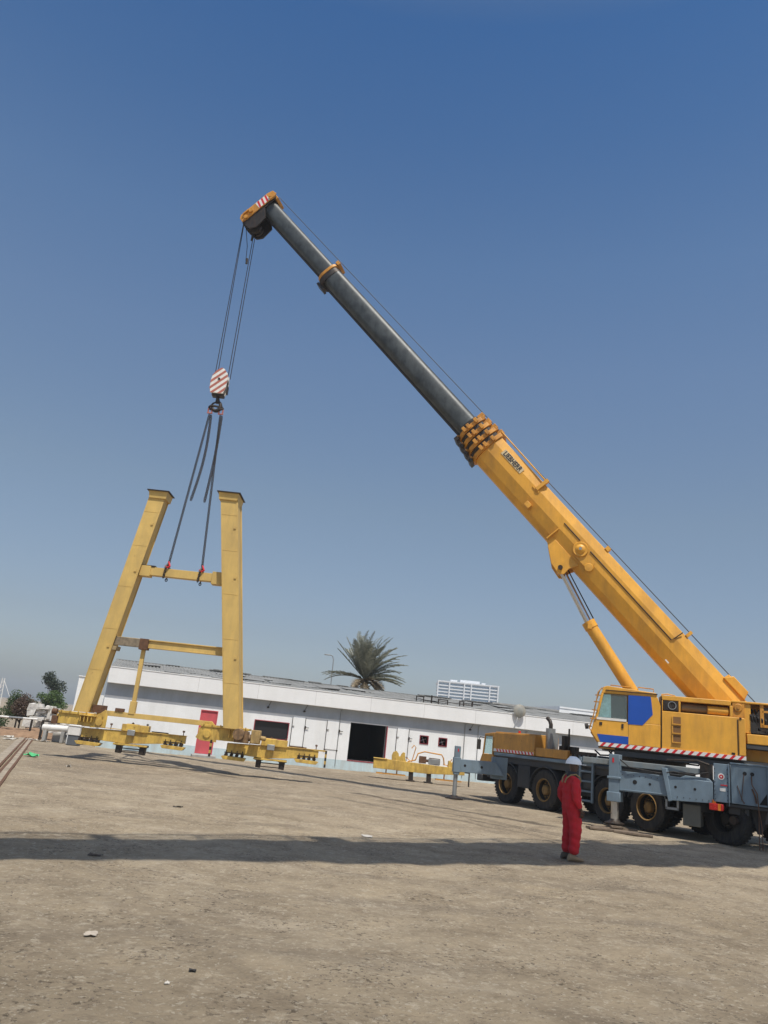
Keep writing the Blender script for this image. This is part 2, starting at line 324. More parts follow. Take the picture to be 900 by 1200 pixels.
# roof: corrugated sheets rising to a ridge, ragged edges
mb = MB(); nseg = 900; L_ = S1-S0
def roofz(x, y): return 3.74 + (y-OV)*.125 + .028*sin(x*2*pi/.18) + .05*fbm(x*.35, y*.6, 3) + .012*fbm(x*3, y*3)
rows = [OV+.2, 1.2, 2.8, 4.4, 5.2]
v = []; f = []
for j, y in enumerate(rows):
    for i in range(nseg+1): x = S0+L_*i/nseg; v.append((x, y, roofz(x, y)))
for j, y in enumerate(rows[::-1]):
    for i in range(nseg+1): x = S0+L_*i/nseg; v.append((x, y, roofz(x, y)-.06))
n = nseg+1
for j in range(2*len(rows)-1):
    for i in range(nseg): f.append((j*n+i, j*n+i+1, (j+1)*n+i+1, (j+1)*n+i))
mb.add(v, f)
for i in range(60):      # loose overlapping sheets along the edge
    x = S0+random.uniform(.2, L_-1.6); w_ = random.uniform(.6, 1.6); y = random.choice([-.2, 0, 1.5, 3.2]); z = roofz(x, y)+.05
    mb.add([(x, y, z), (x+w_, y-.02, z+random.uniform(-.03, .05)), (x+w_, y+1.4, z+.16), (x, y+1.4, z+.13), (x, y, z-.02), (x+w_, y, z-.02), (x+w_, y+1.4, z+.1), (x, y+1.4, z+.1)], [(0, 1, 2, 3), (4, 5, 6, 7), (0, 1, 5, 4), (1, 2, 6, 5), (2, 3, 7, 6), (3, 0, 4, 7)])
rf = mb.build('roof', ROOFM, wh, smooth=False)
mb = MB(); mb.prism([(S0, 4.3), (S1, 4.3), (S1, 4.48), (S0, 4.48)], 5.2, 5.5)
for i in range(30): x = S0+L_*random.random(); mb.box(x, x+random.uniform(.4, 1.8), 5.15, 5.5, 4.481, 4.49+random.uniform(0, .07))
mb.build('ridge', ROOFM, rf, smooth=False)
mb = MB(); mb.add([(S0, 5.5, 4.4), (S1, 5.5, 4.4), (S1, 10.2, 3.1), (S0, 10.2, 3.1), (S0, 5.5, 4.35), (S1, 5.5, 4.35), (S1, 10.2, 3.05), (S0, 10.2, 3.05)], [(0, 1, 2, 3), (4, 5, 6, 7), (0, 1, 5, 4), (2, 3, 7, 6), (0, 3, 7, 4), (1, 2, 6, 5)])
mb.build('rear_roof', ROOFM, rf, smooth=False)
# openings
mb = MB(); mb.box(.34, 1.11, .04, .09, .13, 2.18); d_ = mb.build('door', REDP, wh, label='faded red door')
mb = MB(); mb.box(.3, .34, -.01, .1, .12, 2.22); mb.box(1.11, 1.15, -.01, .1, .12, 2.22); mb.box(.34, 1.11, -.01, .1, 2.18, 2.22); mb.build('door_frame', REDP, d_)
mb = MB(); mb.cyl((1.03, .03, 1.1), (1.03, -.03, 1.1), .03); mb.build('handle', DSTL, d_)
mb = MB(); mb.box(.15, 1.3, -.7, -.02, -.05, .1); mb.build('door_step', CONC, wh, bevel=.02)
def opening(x0, x1, z0, z1, nm, room, frame_m, fan=False, side='all', fw_=.05):
    mb = MB(); t = .02
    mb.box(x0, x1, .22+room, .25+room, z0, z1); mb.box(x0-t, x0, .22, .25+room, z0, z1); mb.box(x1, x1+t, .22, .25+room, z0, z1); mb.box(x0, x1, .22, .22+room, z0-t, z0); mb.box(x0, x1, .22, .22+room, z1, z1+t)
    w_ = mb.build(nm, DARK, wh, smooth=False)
    mb = MB(); 
    if side in ('all', 'rt'): mb.box(x1, x1+fw_, -.03, .15, z0, z1)
    if side == 'all': mb.box(x0-fw_, x0, -.03, .15, z0-fw_, z1+fw_); mb.box(x0, x1+fw_, -.03, .15, z1, z1+fw_); mb.box(x0, x1+fw_, -.03, .15, z0-fw_, z0)
    if side == 'rt': mb.box(x0, x1+fw_, -.025, .15, z0-.05, z0)
    mb.build('frame', frame_m, w_)
    return w_
DRED = mat('dark_red_frame_paint', (.30, .035, .05), .6, var=.2)
w1 = opening(3.05, 4.78, 1.18, 1.99, 'window', 1.2, DRED, fw_=.035)
mb = MB(); mb.box(3.05, 4.78, .1, .106, 1.18, 1.99); mb.build('pane', simple('dark_window_glass', (.02, .02, .025), .12), w1)
w2 = opening(8.05, 10.05, .5, 2.38, 'doorway', 3.0, DRED, side='rt')
for (x0, x1, z0, z1) in ((11.97, 12.41, 1.70, 2.08), (13.05, 13.49, 1.68, 2.06)):
    wf = opening(x0, x1, z0, z1, 'window', .5, DRED, fw_=.028); cx, cz = (x0+x1)/2, (z0+z1)/2
    mb = MB(); mb.cyl((cx, .12, cz), (cx, .2, cz), .05)
    for a in range(4):
        t = a*pi/2+.4; c_, s_ = cos(t), sin(t)
        mb.add([(cx+.04*c_, .14, cz+.04*s_), (cx+.16*c_-.05*s_, .13, cz+.16*s_+.05*c_), (cx+.16*c_+.05*s_, .18, cz+.16*s_-.05*c_), (cx+.04*c_, .16, cz+.04*s_)], [(0, 1, 2, 3)])
    mb.build('fan', GSTL, wf)
# sliding shutter panels with hinge rods and latches
for (x, xr) in ((4.95, 5.63), (6.78, 7.45), (10.62, 11.3)):
    mb = MB(); mb.box(x+.02, xr-.02, -.03, -.003, .93, 2.33); p_ = mb.build('shutter', WALL, wh, bevel=.004)
    mb = MB()
    for q in (x, xr): mb.cyl((q, -.045, .9), (q, -.045, 2.36), .013, n=8); mb.box(q-.03, q+.03, -.06, -.03, .86, .93)
    mb.box(xr, xr+.2, -.07, -.045, 1.86, 1.89); mb.box(x, x+.12, -.07, -.045, 1.88, 1.905); mb.box(xr-.03, xr+.05, -.08, -.045, 1.8, 1.95)
    mb.build('latch_rod', DSTL, p_)
for x in (7.44, 14.5, 15.3, 18.2):
    mb = MB(); mb.tube([(x, -.04, .15), (x, -.04, 2.9), (x, -.3, 3.0)], .018); mb.build('conduit', GSTL, wh)
for x in (3.6, 5.5, 14.8):
    mb = MB(); mb.box(x-.05, x+.05, -.1, -.011, 2.64, 2.72); mb.tube([(x, -.06, 2.72), (x+.05, -.15, 2.85), (x+.1, -.2, 3.0)], .012); mb.build('wall_lamp', DSTL, wh)
for (x, w_, h_) in ((11.8, .42, .27), (12.68, .02, .42), (13.1, .55, .27), (14.38, .24, .27), (15.12, .03, .3)):
    mb = MB(); y = .7; z = roofz(x, y)-.05
    for q in (x, x+w_): mb.box(q-.025, q+.025, y-.025, y+.025, z, z+h_+.06)
    if w_ > .1: mb.box(x-.025, x+w_+.025, y-.028, y+.028, z+h_+.06, z+h_+.11)
    mb.build('roof_rail', DSTL, wh)
mb = MB(); mb.cyl((13.1, .7, 4.05), (15.2, .7, 3.99), .02); mb.build('roof_pipe', DSTL, wh)
# end wall slab left of the building
mb = MB(WM); mb.box(-5.7, -5.1, .3, 6, 0, 3.16); mb.box(-5.73, -5.07, .26, 6.04, 3.16, 3.2); mb.box(-5.1, -4.37, 1.2, 1.4, 0, 2.4)
o = mb.build('side_wall', WALL, smooth=False); o['label'] = 'tall narrow white wall end standing left of the warehouse'; o['category'] = 'wall'
# building behind on the right
an = thing('rear_hall', 'white hall with grey parapet rising behind the warehouse roof at right', 'building', WM @ Matrix.Translation((0, 14, 0)))
mb = MB(); mb.box(22.5, 28.0, 0, 8, 0, 5.0); mb.build('grey_wing', CONC, an, smooth=False)
mb = MB(); mb.box(28.003, 44, -.1, 8, 0, 5.3); mb.box(28.0, 44.1, -.14, 8.1, 5.3, 5.42); mb.build('wall', WALL, an, smooth=False)
mb = MB(); mb.box(22.4, 28.0, -.1, 8.1, 5.0, 5.14); mb.build('parapet', CONC, an, smooth=False)

# satellite dish
dm = WM @ Matrix.Translation((17.4, -.15, 0))
sd = thing('satellite_dish', 'round pale satellite dish on a leaning pole at the warehouse eave', 'satellite dish', dm)
mb = MB(); mb.tube([(-.25, -.42, 3.0), (-.1, -.42, 3.35), (.05, -.3, 3.75)], .03); mb.build('pole', GSTL, sd)
DM = Matrix.Translation((.1, -.35, 3.98)) @ Matrix.Scale(.8, 4) @ Matrix.Rotation(RAD(-102), 4, 'X') @ Matrix.Rotation(RAD(8), 4, 'Y')
mb = MB(DM); mb.lathe([(0, .0), (.15, .012), (.3, .05), (.44, .12), (.45, .125), (.44, .135), (.3, .07), (.15, .03), (0, .02)], (0, 0, -.1)); mb.build('dish', mat('weathered_dish_grey', (.22, .22, .20), .6, var=.25, scale=4, dirt=(.3, .24, .16), dirtamt=.7), sd)
mb = MB(DM); mb.tube([(0, -.4, 0), (0, -.15, .32), (0, 0, .4)], .012); mb.cyl((0, 0, .34), (0, 0, .44), .04); mb.build('feed_arm', GSTL, sd)
mb = MB(); mb.box(.05, .2, -.36, -.25, 3.6, 3.8); mb.build('bracket', GSTL, sd)

# ------------------------------------------------------------------ mobile crane
RM = frame((8.914, 25.946, 0), (-.47, .883, 0)); RI = RM.inverted()
cr = thing('mobile_crane', 'large yellow mobile crane on grey blue carrier with its long boom raised to the left', 'mobile crane', RM)
QM = RI @ frame((10.0, 21.7, 0), (-.853, .522, 0))          # plane of the swung-out rear outrigger
FM = RI @ frame((3.44, 28.81, 0), (-1, -.02, 0))            # front outrigger
SM = RI @ frame((9.1, 24.9, 0), (-.9656, .2602, 0))         # slewed upper structure, x ahead, y towards the near side
BM = SM @ Matrix(((.677, 0, -.736, 0), (0, 1, 0, 0), (.736, 0, .677, 0), (0, 0, 0, 1)))   # boom: x along it
def part(mb, name, m, parent=cr, **k): return mb.build(name, m, parent, **k)
# carrier
mb = MB()
mb.box(-4.6, 6.0, -.55, .55, .62, 1.3); part(mb, 'chassis_frame', BLUD, bevel=.02)
mb = MB(); mb.box(-4.2, 5.6, -1.37, 1.30, 1.36, 1.60); mb.box(-3.6, 5.55, 1.18, 1.38, 1.56, 1.66)
part(mb, 'deck', BLUD, bevel=.015)
mb = MB(); mb.box(.4, 5.6, 1.28, 1.40, 1.60, 1.70); part(mb, 'deck_edge_rail', BLU, bevel=.01)
# side boxes between wheels
for (a, b, z0, z1, m_) in ((3.55, 4.2, .62, 1.36, BLUD), (.45, 1.75, .9, 1.36, BLUD), (-3.55, -2.75, .75, 1.34, BLUD), (5.35, 6.0, .8, 1.3, BLUD)):
    for sgn in (1, -1):
        mb = MB(); mb.box(a, b, sgn*.75, sgn*1.36, z0, z1); mb.box(a+.05, b-.05, sgn*1.36, sgn*1.375, z0+.05, z1-.05); part(mb, 'side_box', m_, bevel=.02)
# wheels
DRIM = mat('shade_black_rim', (.03, .027, .022), .8, var=.3)  # black paints the shade in the rim dish and over the near rear rim
def wheel(x, sgn, steer=0., yy=1.15, rm=None):
    M = Matrix.Translation((x, sgn*yy, .655)) @ Matrix.Rotation(steer, 4, 'Z')
    ax = (0, sgn, 0)
    t = MB(M); t.lathe([(.34, -.2), (.5, -.215), (.60, -.21), (.645, -.17), (.658, -.08), (.66, 0), (.658, .08), (.645, .17), (.60, .21), (.5, .215), (.36, .2), (.345, .16), (.345, -.16), (.34, -.2)], (0, 0, 0), ax, 48)
    for i in range(36):
        a = 2*pi*i/36
        for (y0, y1, da) in ((-.19, -.03, .0), (.03, .19, .085)):
            aa = a+da; r0, r1 = .645, .669; w = .03
            c_, s_ = cos(aa), sin(aa)
            pts = []
            for y in (y0, y1):
                for r in (r0, r1):
                    for k in (-w, w): pts.append((c_*r-s_*k, y*sgn, s_*r+c_*k-.0))
            t.add(pts, [(0, 1, 3, 2), (4, 6, 7, 5), (0, 4, 5, 1), (2, 3, 7, 6), (0, 2, 6, 4), (1, 5, 7, 3)])
    w_ = t.build('wheel', BLK, cr)
    r = MB(M); r.cur = 0
    r.lathe([(.36, .2), (.355, .10), (.345, -.06), (.33, -.10)], (0, 0, 0), ax, 32, mi=0)
    r.lathe([(.33, -.10), (.28, -.06), (.24, .02), (.17, .03), (.165, .06)], (0, 0, 0), ax, 32, mi=1)
    r.lathe([(.165, .0), (.16, .13), (.13, .17), (.06, .18), (0, .18)], (0, 0, 0), ax, 24, mi=0)
    for i in range(10):
        a = 2*pi*i/10; r.cyl((cos(a)*.215, sgn*.02, sin(a)*.215), (cos(a)*.215, sgn*.075, sin(a)*.215), .02, n=8, mi=0)
    r.lathe([(.355, .19), (.38, .215), (.36, .23), (.335, .2), (.34, .12)], (0, 0, 0), ax, 32, mi=0)
    r.build('rim', [rm or RIM, DRIM], w_)
WX = (4.87, 2.8, -.14, -1.7, -4.3)
for i, x in enumerate(WX):
    for sgn in (1, -1):
        if x == -4.3 and sgn == 1: wheel(-3.9, 1, 0, .62, DRIM)
        else: wheel(x, sgn)
    mb = MB(); mb.cyl((x, -1, .655), (x, 1, .655), .11); mb.lathe([(.12, -.25), (.24, -.12), (.26, 0), (.24, .12), (.12, .25)], (x, 0, .655), (0, 1, 0), 20); part(mb, 'axle', DSTL)
# mudguards
for x in WX[:4]:
    for sgn in (1, -1):
        mb = MB(); rr = []
        for k in range(9):
            a = RAD(15+150*k/8); rr.append([(x+cos(a)*q, sgn*y, .655+sin(a)*q) for q, y in ((.74, .9), (.74, 1.37), (.765, 1.37), (.765, .9))])
        mb.loft(rr); part(mb, 'mudguard', BLUD)
# ladder
mb = MB()
for q in (.42, .98): mb.box(q-.04, q+.04, 1.40, 1.46, .5, 1.86)
for z in (.52, .80, 1.10, 1.40, 1.70): mb.box(.46, .94, 1.40, 1.47, z, z+.06)
part(mb, 'ladder', BLU, bevel=.006)
# driver cab at the front of the carrier
mb = MB()
side = [(6.5, .75), (6.55, 1.35), (6.4, 1.62), (6.32, 2.32), (5.75, 2.40), (5.72, 1.36), (5.8, .95)]
mb.prism([(6.5, .8), (6.55, 1.35), (6.42, 1.62), (5.73, 1.62), (5.72, 1.2), (5.8, .95)], -1.2, 1.33)
mb.prism([(6.34, 2.27), (6.32, 2.36), (5.75, 2.42), (5.75, 2.30)], -1.2, 1.33)
for y in (-1.2, 1.27):
    mb.prism([(6.42, 1.62), (6.34, 2.27), (6.28, 2.27), (6.35, 1.62)], y, y+.06); mb.box(5.75, 5.83, y, y+.06, 1.62, 2.30)
mb.box(5.75, 5.80, -1.13, 1.26, 1.62, 2.3)
dc = part(mb, 'driver_cab', ORG, bevel=.02)
mb = MB(); mb.prism([(6.35, 1.63), (6.28, 2.27), (5.84, 2.29), (5.84, 1.63)], 1.295, 1.305); mb.prism([(6.42, 1.63), (6.345, 2.27), (6.335, 2.27), (6.41, 1.63)], -1.12, 1.25); mb.build('window', GLASS, dc)
mb = MB(); mb.box(6.50, 6.54, 1.36, 1.52, 1.75, 2.12); mb.tube([(6.35, 1.33, 2.2), (6.5, 1.42, 2.22), (6.52, 1.44, 2.1)], .015); mb.build('mirror', BLK, dc)
mb = MB(); mb.box(5.9, 6.2, .4, .95, 1.4, 1.75); mb.box(5.84, 5.93, .42, .93, 1.7, 2.15); mb.build('seat', BLK, dc, bevel=.03)
mb = MB(); mb.box(6.3, 6.62, -1.25, 1.37, .62, .86); part(mb, 'front_bumper', BLUD, bevel=.03)
for y in (-1.0, 1.05):
    mb = MB(); mb.cyl((6.6, y, .74), (6.64, y, .74), .09); part(mb, 'headlight', GSTL)
# engine cover with tape
mb = MB(); mb.box(3.36, 5.70, .25, 1.36, 1.72, 2.42); mb.box(3.36, 5.70, .30, 1.30, 2.42, 2.46)
ec = part(mb, 'engine_cover', ORG, bevel=.04)
for (x0, x1, y, z0, z1, M_, pitch) in ((3.4, 5.68, 1.362, 1.74, 1.84, Matrix.Identity(4), .18),):
    mb = MB(M_); mb.box(x0, x1, y, y+.004, z0, z1, 0)
    x = x0
    while x < x1-.15: mb.prism([(x, z0+.001), (x+.08, z0+.001), (x+.14, z1-.001), (x+.06, z1-.001)], y+.004, y+.007, 1); x += pitch
    mb.build('warning_tape', [WHT, RED], ec, smooth=False)
mb = MB(); mb.box(3.36, 5.7, -1.3, .2, 1.62, 2.0); mb.box(1.7, 5.7, -1.3, 1.2, 1.602, 1.70); part(mb, 'deck_locker', BLUD, bevel=.02)
mb = MB(); mb.box(1.68, 3.3, .5, 1.37, 1.72, 2.02); part(mb, 'tool_box', ORG, bevel=.03, label='mustard tool box on the carrier deck')
mb = MB(); mb.cyl((3.3, .7, 2.0), (3.3, .7, 2.72), .17); mb.box(3.0, 3.1, .6, .9, 2.0, 2.55); ex = part(mb, 'exhaust_silencer', GSTL)
mb = MB(); mb.tube([(3.3, .7, 2.7), (3.3, .7, 2.85), (3.36, .7, 2.98), (3.5, .7, 3.08)], .07, 12); mb.build('tail_pipe', DSTL, ex)
mb = MB(); mb.box(2.45, 2.6, .55, .8, 2.02, 2.5); mb.cyl((2.35, .7, 2.0), (2.35, .7, 2.75), .03); mb.box(2.05, 2.9, .5, .65, 2.02, 2.16)
for k in range(6): mb.box(.55+.2*k, .6+.2*k, 1.2, 1.24, 1.7, 1.98)
mb.box(.5, 1.7, 1.19, 1.25, 1.98, 2.02); mb.box(.5, 2.9, 1.19, 1.25, 1.92, 2.0); part(mb, 'valve_rack', DSTL)
mb = MB(); mb.cyl((4.9, .8, 2.46), (4.9, .8, 2.56), .05); part(mb, 'beacon', LAMP)
mb = MB(); mb.box(.6, 1.65, .2, 1.1, 1.62, 1.95); part(mb, 'spare_locker', BLU, bevel=.02)
# slewing ring and turntable
mb = MB(SM); mb.cyl((0, 0, 1.55), (0, 0, 1.95), .95, n=48); mb.cyl((0, 0, 1.95), (0, 0, 2.12), 1.05, n=48)
for i in range(40): a = 2*pi*i/40; mb.cyl((cos(a)*.99, sin(a)*.99, 2.12), (cos(a)*.99, sin(a)*.99, 2.15), .02, n=6)
part(mb, 'slewing_ring', DSTL)
mb = MB(SM); mb.box(-3.1, 1.5, -1.0, 1.15, 2.13, 2.23); mb.box(-2.9, 1.2, .9, 1.25, 2.0, 2.16); part(mb, 'turntable_frame', BLUD, bevel=.01)
mb = MB(SM)
for i in range(9):
    x = -2.1+.42*i; mb.tube([(x, 1.0, 2.12), (x+.1, 1.15, 2.0+.05*sin(i*2)), (x+.35, 1.1, 1.97), (x+.5, .9, 2.1)], .025)
part(mb, 'hydraulic_hose', BLK)
# upper body
mb = MB(SM); mb.prism([(-.12, 2.2), (-.12, 3.84), (-2.06, 3.85), (-2.06, 3.44), (-.7, 3.44), (-.7, 3.44), (-.68, 3.42), (-.66, 3.42)], 1.02, 1.03) if False else None
mb.box(-2.40, -.12, .45, 1.30, 2.21, 3.42); mb.box(-2.06, -.12, .45, 1.28, 3.74, 3.88); mb.box(-.16, -.12, .45, 1.28, 3.42, 3.74); mb.box(-2.10, -2.02, .45, 1.28, 3.42, 3.74); mb.box(-.66, -.60, .45, 1.28, 3.42, 3.74); mb.box(-2.0, -.2, .44, .47, 3.42, 3.74)
ub = part(mb, 'machinery_housing', YEL, bevel=.02)
mb = MB(SM); mb.prism([(-2.42, 2.36), (-2.42, 3.40), (-2.24, 3.40), (-2.24, 2.36)], 1.30, 1.335); mb.build('corner_post', YEL, ub, bevel=.01)
for bb in ((-2.225, -2.205, 1.295, 1.31, 2.3, 3.36), (-.135, -.115, 1.27, 1.305, 2.22, 3.84), (-2.32, -2.26, 1.336, 1.35, 3.36, 3.42), (-2.13, -2.04, 1.301, 1.32, 2.36, 2.42)):
    mb = MB(SM); mb.box(*bb); mb.build('seam', DSTL, ub)
# ladder recess: three step holes
STEP = mat('shadowy_brown_step_recess', (.20, .10, .03), .7, var=.2)
for k in range(3):
    z0 = 2.56+.26*k; mb = MB(SM); mb.box(-.66, -.42, 1.301, 1.312, z0, z0+.2); st = mb.build('step', STEP, ub)
    mb = MB(SM); mb.box(-.67, -.41, 1.301, 1.345, z0-.03, z0); mb.box(-.44, -.41, 1.301, 1.33, z0, z0+.2); mb.build('tread', YEL, st)
mb = MB(SM); mb.box(-.6, -.17, 1.18, 1.27, 3.45, 3.74); ac = mb.build('cooler', DSTL, ub, bevel=.01)
mb = MB(SM); mb.lathe([(.02, 0), (.12, .0), (.12, .02), (.10, .02)], (-.42, 1.27, 3.6), (0, 1, 0)); mb.build('fan_ring', GSTL, ac)
mb = MB(SM); mb.cyl((-.70, 1.02, 3.59), (-1.42, 1.02, 3.58), .13, n=24); mb.build('muffler', mat('heat_browned_steel', (.20, .14, .08), .6, .3, var=.2), ub)
mb = MB(SM); mb.cyl((-1.42, 1.1, 3.575), (-2.0, 1.1, 3.57), .13, n=24); mb.build('air_cylinder', YEL, ub, bevel=.02)
mb = MB(SM); mb.tube([(-.12, 1.2, 3.9), (-.3, 1.2, 3.93), (-.5, 1.2, 3.9), (-.62, 1.22, 3.7), (-.6, 1.25, 3.5)], .018); mb.build('handrail', YEL, ub)
# warning tape along the lower edge
mb = MB(SM); z0, z1 = 2.235, 2.345; y = 1.303
mb.box(-2.42, 1.68, y+.03, y+.034, z0, z1, 0); x = -2.38
while x < 1.6: mb.prism([(x+.1, z0+.001), (x+.19, z0+.001), (x+.09, z1-.001), (x, z1-.001)], y+.034, y+.037, 1); x += .225
mb.box(-2.42, 1.68, 1.2, y+.03, z0-.03, z0-.001, 2)
mb.box(-2.42, -.1, 1.2, y+.03, z0+.0, z1-.0, 3)
part(mb, 'warning_tape', [WHT, RED, DSTL, YEL], ub, smooth=False)
# operator cab (hollow shell)
y1 = 1.33; y0 = .38; th = .05
mb = MB(SM)
for (a, b) in ((y1-th, y1), (y0, y0+th)):
    mb.prism([(1.70, 2.346), (1.90, 2.62), (1.80, 3.0), (-.09, 3.0), (-.09, 2.346)], a, b)
    mb.prism([(1.62, 3.80), (1.56, 3.96), (.0, 3.88), (.02, 3.80)], a, b)
    mb.prism([(1.80, 3.0), (1.62, 3.80), (1.55, 3.80), (1.72, 3.0)], a, b)
    mb.prism([(.83, 3.0), (.83, 3.80), (-.0, 3.80), (-.09, 3.55), (-.09, 3.0)], a, b)
mb.prism([(1.58, 3.97), (1.45, 4.02), (.05, 3.92), (0, 3.88), (1.52, 3.93)], y0, y1+.0)
mb.box(-.09, -.04, y0+th, y1-th, 2.35, 3.55); mb.box(-.04, 1.68, y0+th, y1-th, 2.35, 2.42)
mb.prism([(1.72, 2.42), (1.87, 2.62), (1.84, 2.85), (1.79, 2.85), (1.82, 2.64), (1.67, 2.42)], y0+th, y1-th)
oc = part(mb, 'operator_cab', YEL, bevel=.012)
mb = MB(SM); mb.prism([(1.71, 3.04), (1.55, 3.78), (.87, 3.79), (.87, 3.04)], y1-.03, y1-.02); mb.build('side_window', GLASS, oc)
mb = MB(SM); mb.prism([(1.82, 2.86), (1.60, 3.93), (1.585, 3.93), (1.805, 2.86)], y0+th, y1-th); mb.build('windscreen', GLASS, oc)
mb = MB(SM); mb.box(.88, 1.74, y1-.02, y1+.012, 3.0, 3.07); mb.build('window_ledge', WHT, oc)
mb = MB(SM); mb.prism([(1.70, 3.0), (1.56, 3.8), (.83, 3.8), (.83, 3.0)], y0+th+.005, y0+th+.015); mb.build('far_light_block', BLK, oc)  # added dark panel keeps bright sky out of the far window
GLIMPSE = mat('pale_turquoise_sky_glimpse', (.60, .86, .80), .5, var=.3, scale=9)
mb = MB(SM); mb.prism([(1.70, 3.08), (1.55, 3.76), (1.34, 3.78), (1.32, 3.08)], y1-.10, y1-.09); mb.build('sky_glimpse', GLIMPSE, oc)  # pale panel paints the sky glimpsed through the windscreen
mb = MB(SM); mb.box(.45, 1.0, .62, 1.08, 2.6, 2.8); mb.box(.38, .5, .62, 1.08, 2.7, 3.45); mb.build('seat', BLK, oc, bevel=.04)
mb = MB(SM); mb.prism([(.835, 3.79), (.19, 3.80), (.13, 3.28), (.42, 2.945), (.835, 2.94)], y1+.002, y1+.010); mb.build('blue_panel', BLUE, oc)
mb = MB(SM); mb.prism([(1.72, 2.575), (.82, 2.575), (.82, 2.352), (1.62, 2.352)], y1+.002, y1+.010); mb.build('blue_panel', BLUE, oc)
mb = MB(SM); mb.box(1.58, 1.66, y1, y1+.015, 2.84, 2.93); mb.box(.96, 1.02, y1, y1+.02, 2.80, 2.93); mb.build('door_handle', DSTL, oc)
mb = MB(SM); mb.box(.815, .82, y1, y1+.006, 2.36, 2.95); mb.build('seam', DSTL, oc)
mb = MB(SM); mb.box(.0, 1.5, y1, y1+.03, 3.875, 3.90); mb.build('rain_gutter', DSTL, oc)
mb = MB(SM)
for (a, b) in ((.1, .55), (.75, 1.35)): mb.tube([(a, 1.2, 3.95), (a, 1.2, 4.04), (b, 1.2, 4.06), (b, 1.2, 3.96)], .016)
mb.tube([(1.60, 1.36, 3.95), (1.72, 1.40, 3.8), (1.84, 1.40, 3.1), (1.95, 1.38, 2.72), (1.86, 1.34, 2.6)], .018)
for z in (3.0, 3.25, 3.5, 3.7): mb.box(1.72-(z-3.2)*.15, 1.90-(z-3.2)*.2, 1.30, 1.36, z, z+.03)
mb.build('grab_rail', YELR, oc)
mb = MB(SM); mb.cyl((1.98, 1.25, 2.78), (2.08, 1.25, 2.76), .08); mb.box(1.88, 2.0, 1.22, 1.28, 2.76, 2.8); mb.build('work_lamp', BLK, oc)
mb = MB(SM); mb.tube([(1.66, 1.0, 3.9), (1.80, 1.0, 3.4), (1.84, .8, 3.0)], .012); mb.build('wiper', BLK, oc)
mb = MB(SM); mb.box(1.2, 1.65, .5, 1.31, 2.17, 2.23); mb.build('cab_step', YELR, oc)
# boom support frame and rear (winch, counterweight)
mb = MB(SM); 
for y in (-.62, .60): mb.prism([(.9, 2.23), (.9, 2.5), (-2.0, 3.9), (-3.9, 3.9), (-3.9, 3.3), (-3.4, 2.23)], y-.03, y+.03)
mb.box(-3.9, -2.06, .42, 1.25, 3.84, 3.90); mb.box(-2.6, -2.42, .45, 1.2, 3.0, 3.84); part(mb, 'boom_cradle', YEL, bevel=.015)
mb = MB(SM); mb.lathe([(.10, 0), (.12, .02), (.10, .04), (.04, .04), (.04, .06), (0, .06)], (-2.25, 1.25, 3.7), (0, 1, 0)); mb.box(-2.42, -2.10, 1.2, 1.25, 3.43, 3.83); part(mb, 'pivot_cover', YELR)
mb = MB(SM); mb.cyl((-3.1, .5, 3.4), (-3.1, 1.2, 3.4), .27, n=28)
for y in (.5, 1.16): mb.cyl((-3.1, y, 3.4), (-3.1, y+.04, 3.4), .38, n=28)
part(mb, 'winch_drum', DSTL)
mb = MB(SM)
for i in range(10): mb.tube([(-2.55-.1*i, 1.0, 3.7), (-2.6-.1*i, 1.22, 3.5-.03*i), (-2.7-.07*i, 1.15, 3.2), (-2.5-.13*i, .9, 3.05)], .028)
mb.box(-2.78, -2.56, 1.0, 1.2, 3.1, 3.55); mb.box(-3.6, -2.55, .8, 1.2, 3.02, 3.1); part(mb, 'hydraulic_hose', BLK)
mb = MB(SM); mb.box(-3.9, -2.9, 1.15, 1.21, 3.62, 3.68); mb.box(-3.9, -2.88, 1.15, 1.21, 3.2, 3.28); mb.box(-2.95, -2.85, 1.15, 1.21, 3.2, 3.84); part(mb, 'winch_guard', YELR)
mb = MB(SM); mb.box(-4.7, -2.46, -1.3, 1.30, 2.70, 2.98); part(mb, 'counterweight_beam', YEL, bevel=.02)
mb = MB(SM); mb.box(-4.7, -2.44, -1.25, 1.28, 2.56, 2.698); part(mb, 'counterweight_tray', BLUD, bevel=.02)
mb = MB(SM); mb.prism([(-3.9, 2.99), (-3.9, 3.5), (-4.7, 3.5), (-4.75, 2.99)], -1.3, 1.3); part(mb, 'counterweight', YEL, bevel=.04)
# boom
def bprof(t, hw, top, bot, rnd=.0):
    c = (top+bot)/2; h = top-bot
    half = [(hw*.84, top), (hw, top-.26*h), (hw*.98, bot+.44*h), (hw*.74, bot+.14*h), (hw*.28, bot)]
    return [(t, y, z) for y, z in half]+[(t, -y, z) for y, z in half[::-1]]
def rprof(t, hw, top, bot, n=20):
    pts = []
    c = (top+bot)/2; h = (top-bot)/2
    for k in range(n):
        a = 2*pi*k/n; ca, sa = cos(a), sin(a); e_ = .62
        pts.append((t, hw*math.copysign(abs(ca)**e_, ca), c+h*math.copysign(abs(sa)**e_, sa)))
    return pts
mb = MB(BM); mb.loft([bprof(.35, .5, 4.6, 3.5), bprof(1.2, .5, 4.64, 3.44), bprof(12.8, .5, 4.64, 3.41)]); bo = part(mb, 'boom', YEL, bevel=.02, smooth=False)
mb = MB(BM); mb.box(1.3, 2.03, -.46, .46, 4.64, 4.80); mb.prism([(1.2, 4.6), (1.3, 4.86), (1.9, 4.86), (2.06, 4.6)], .42, .505); mb.build('foot_plate', YEL, bo, bevel=.02)
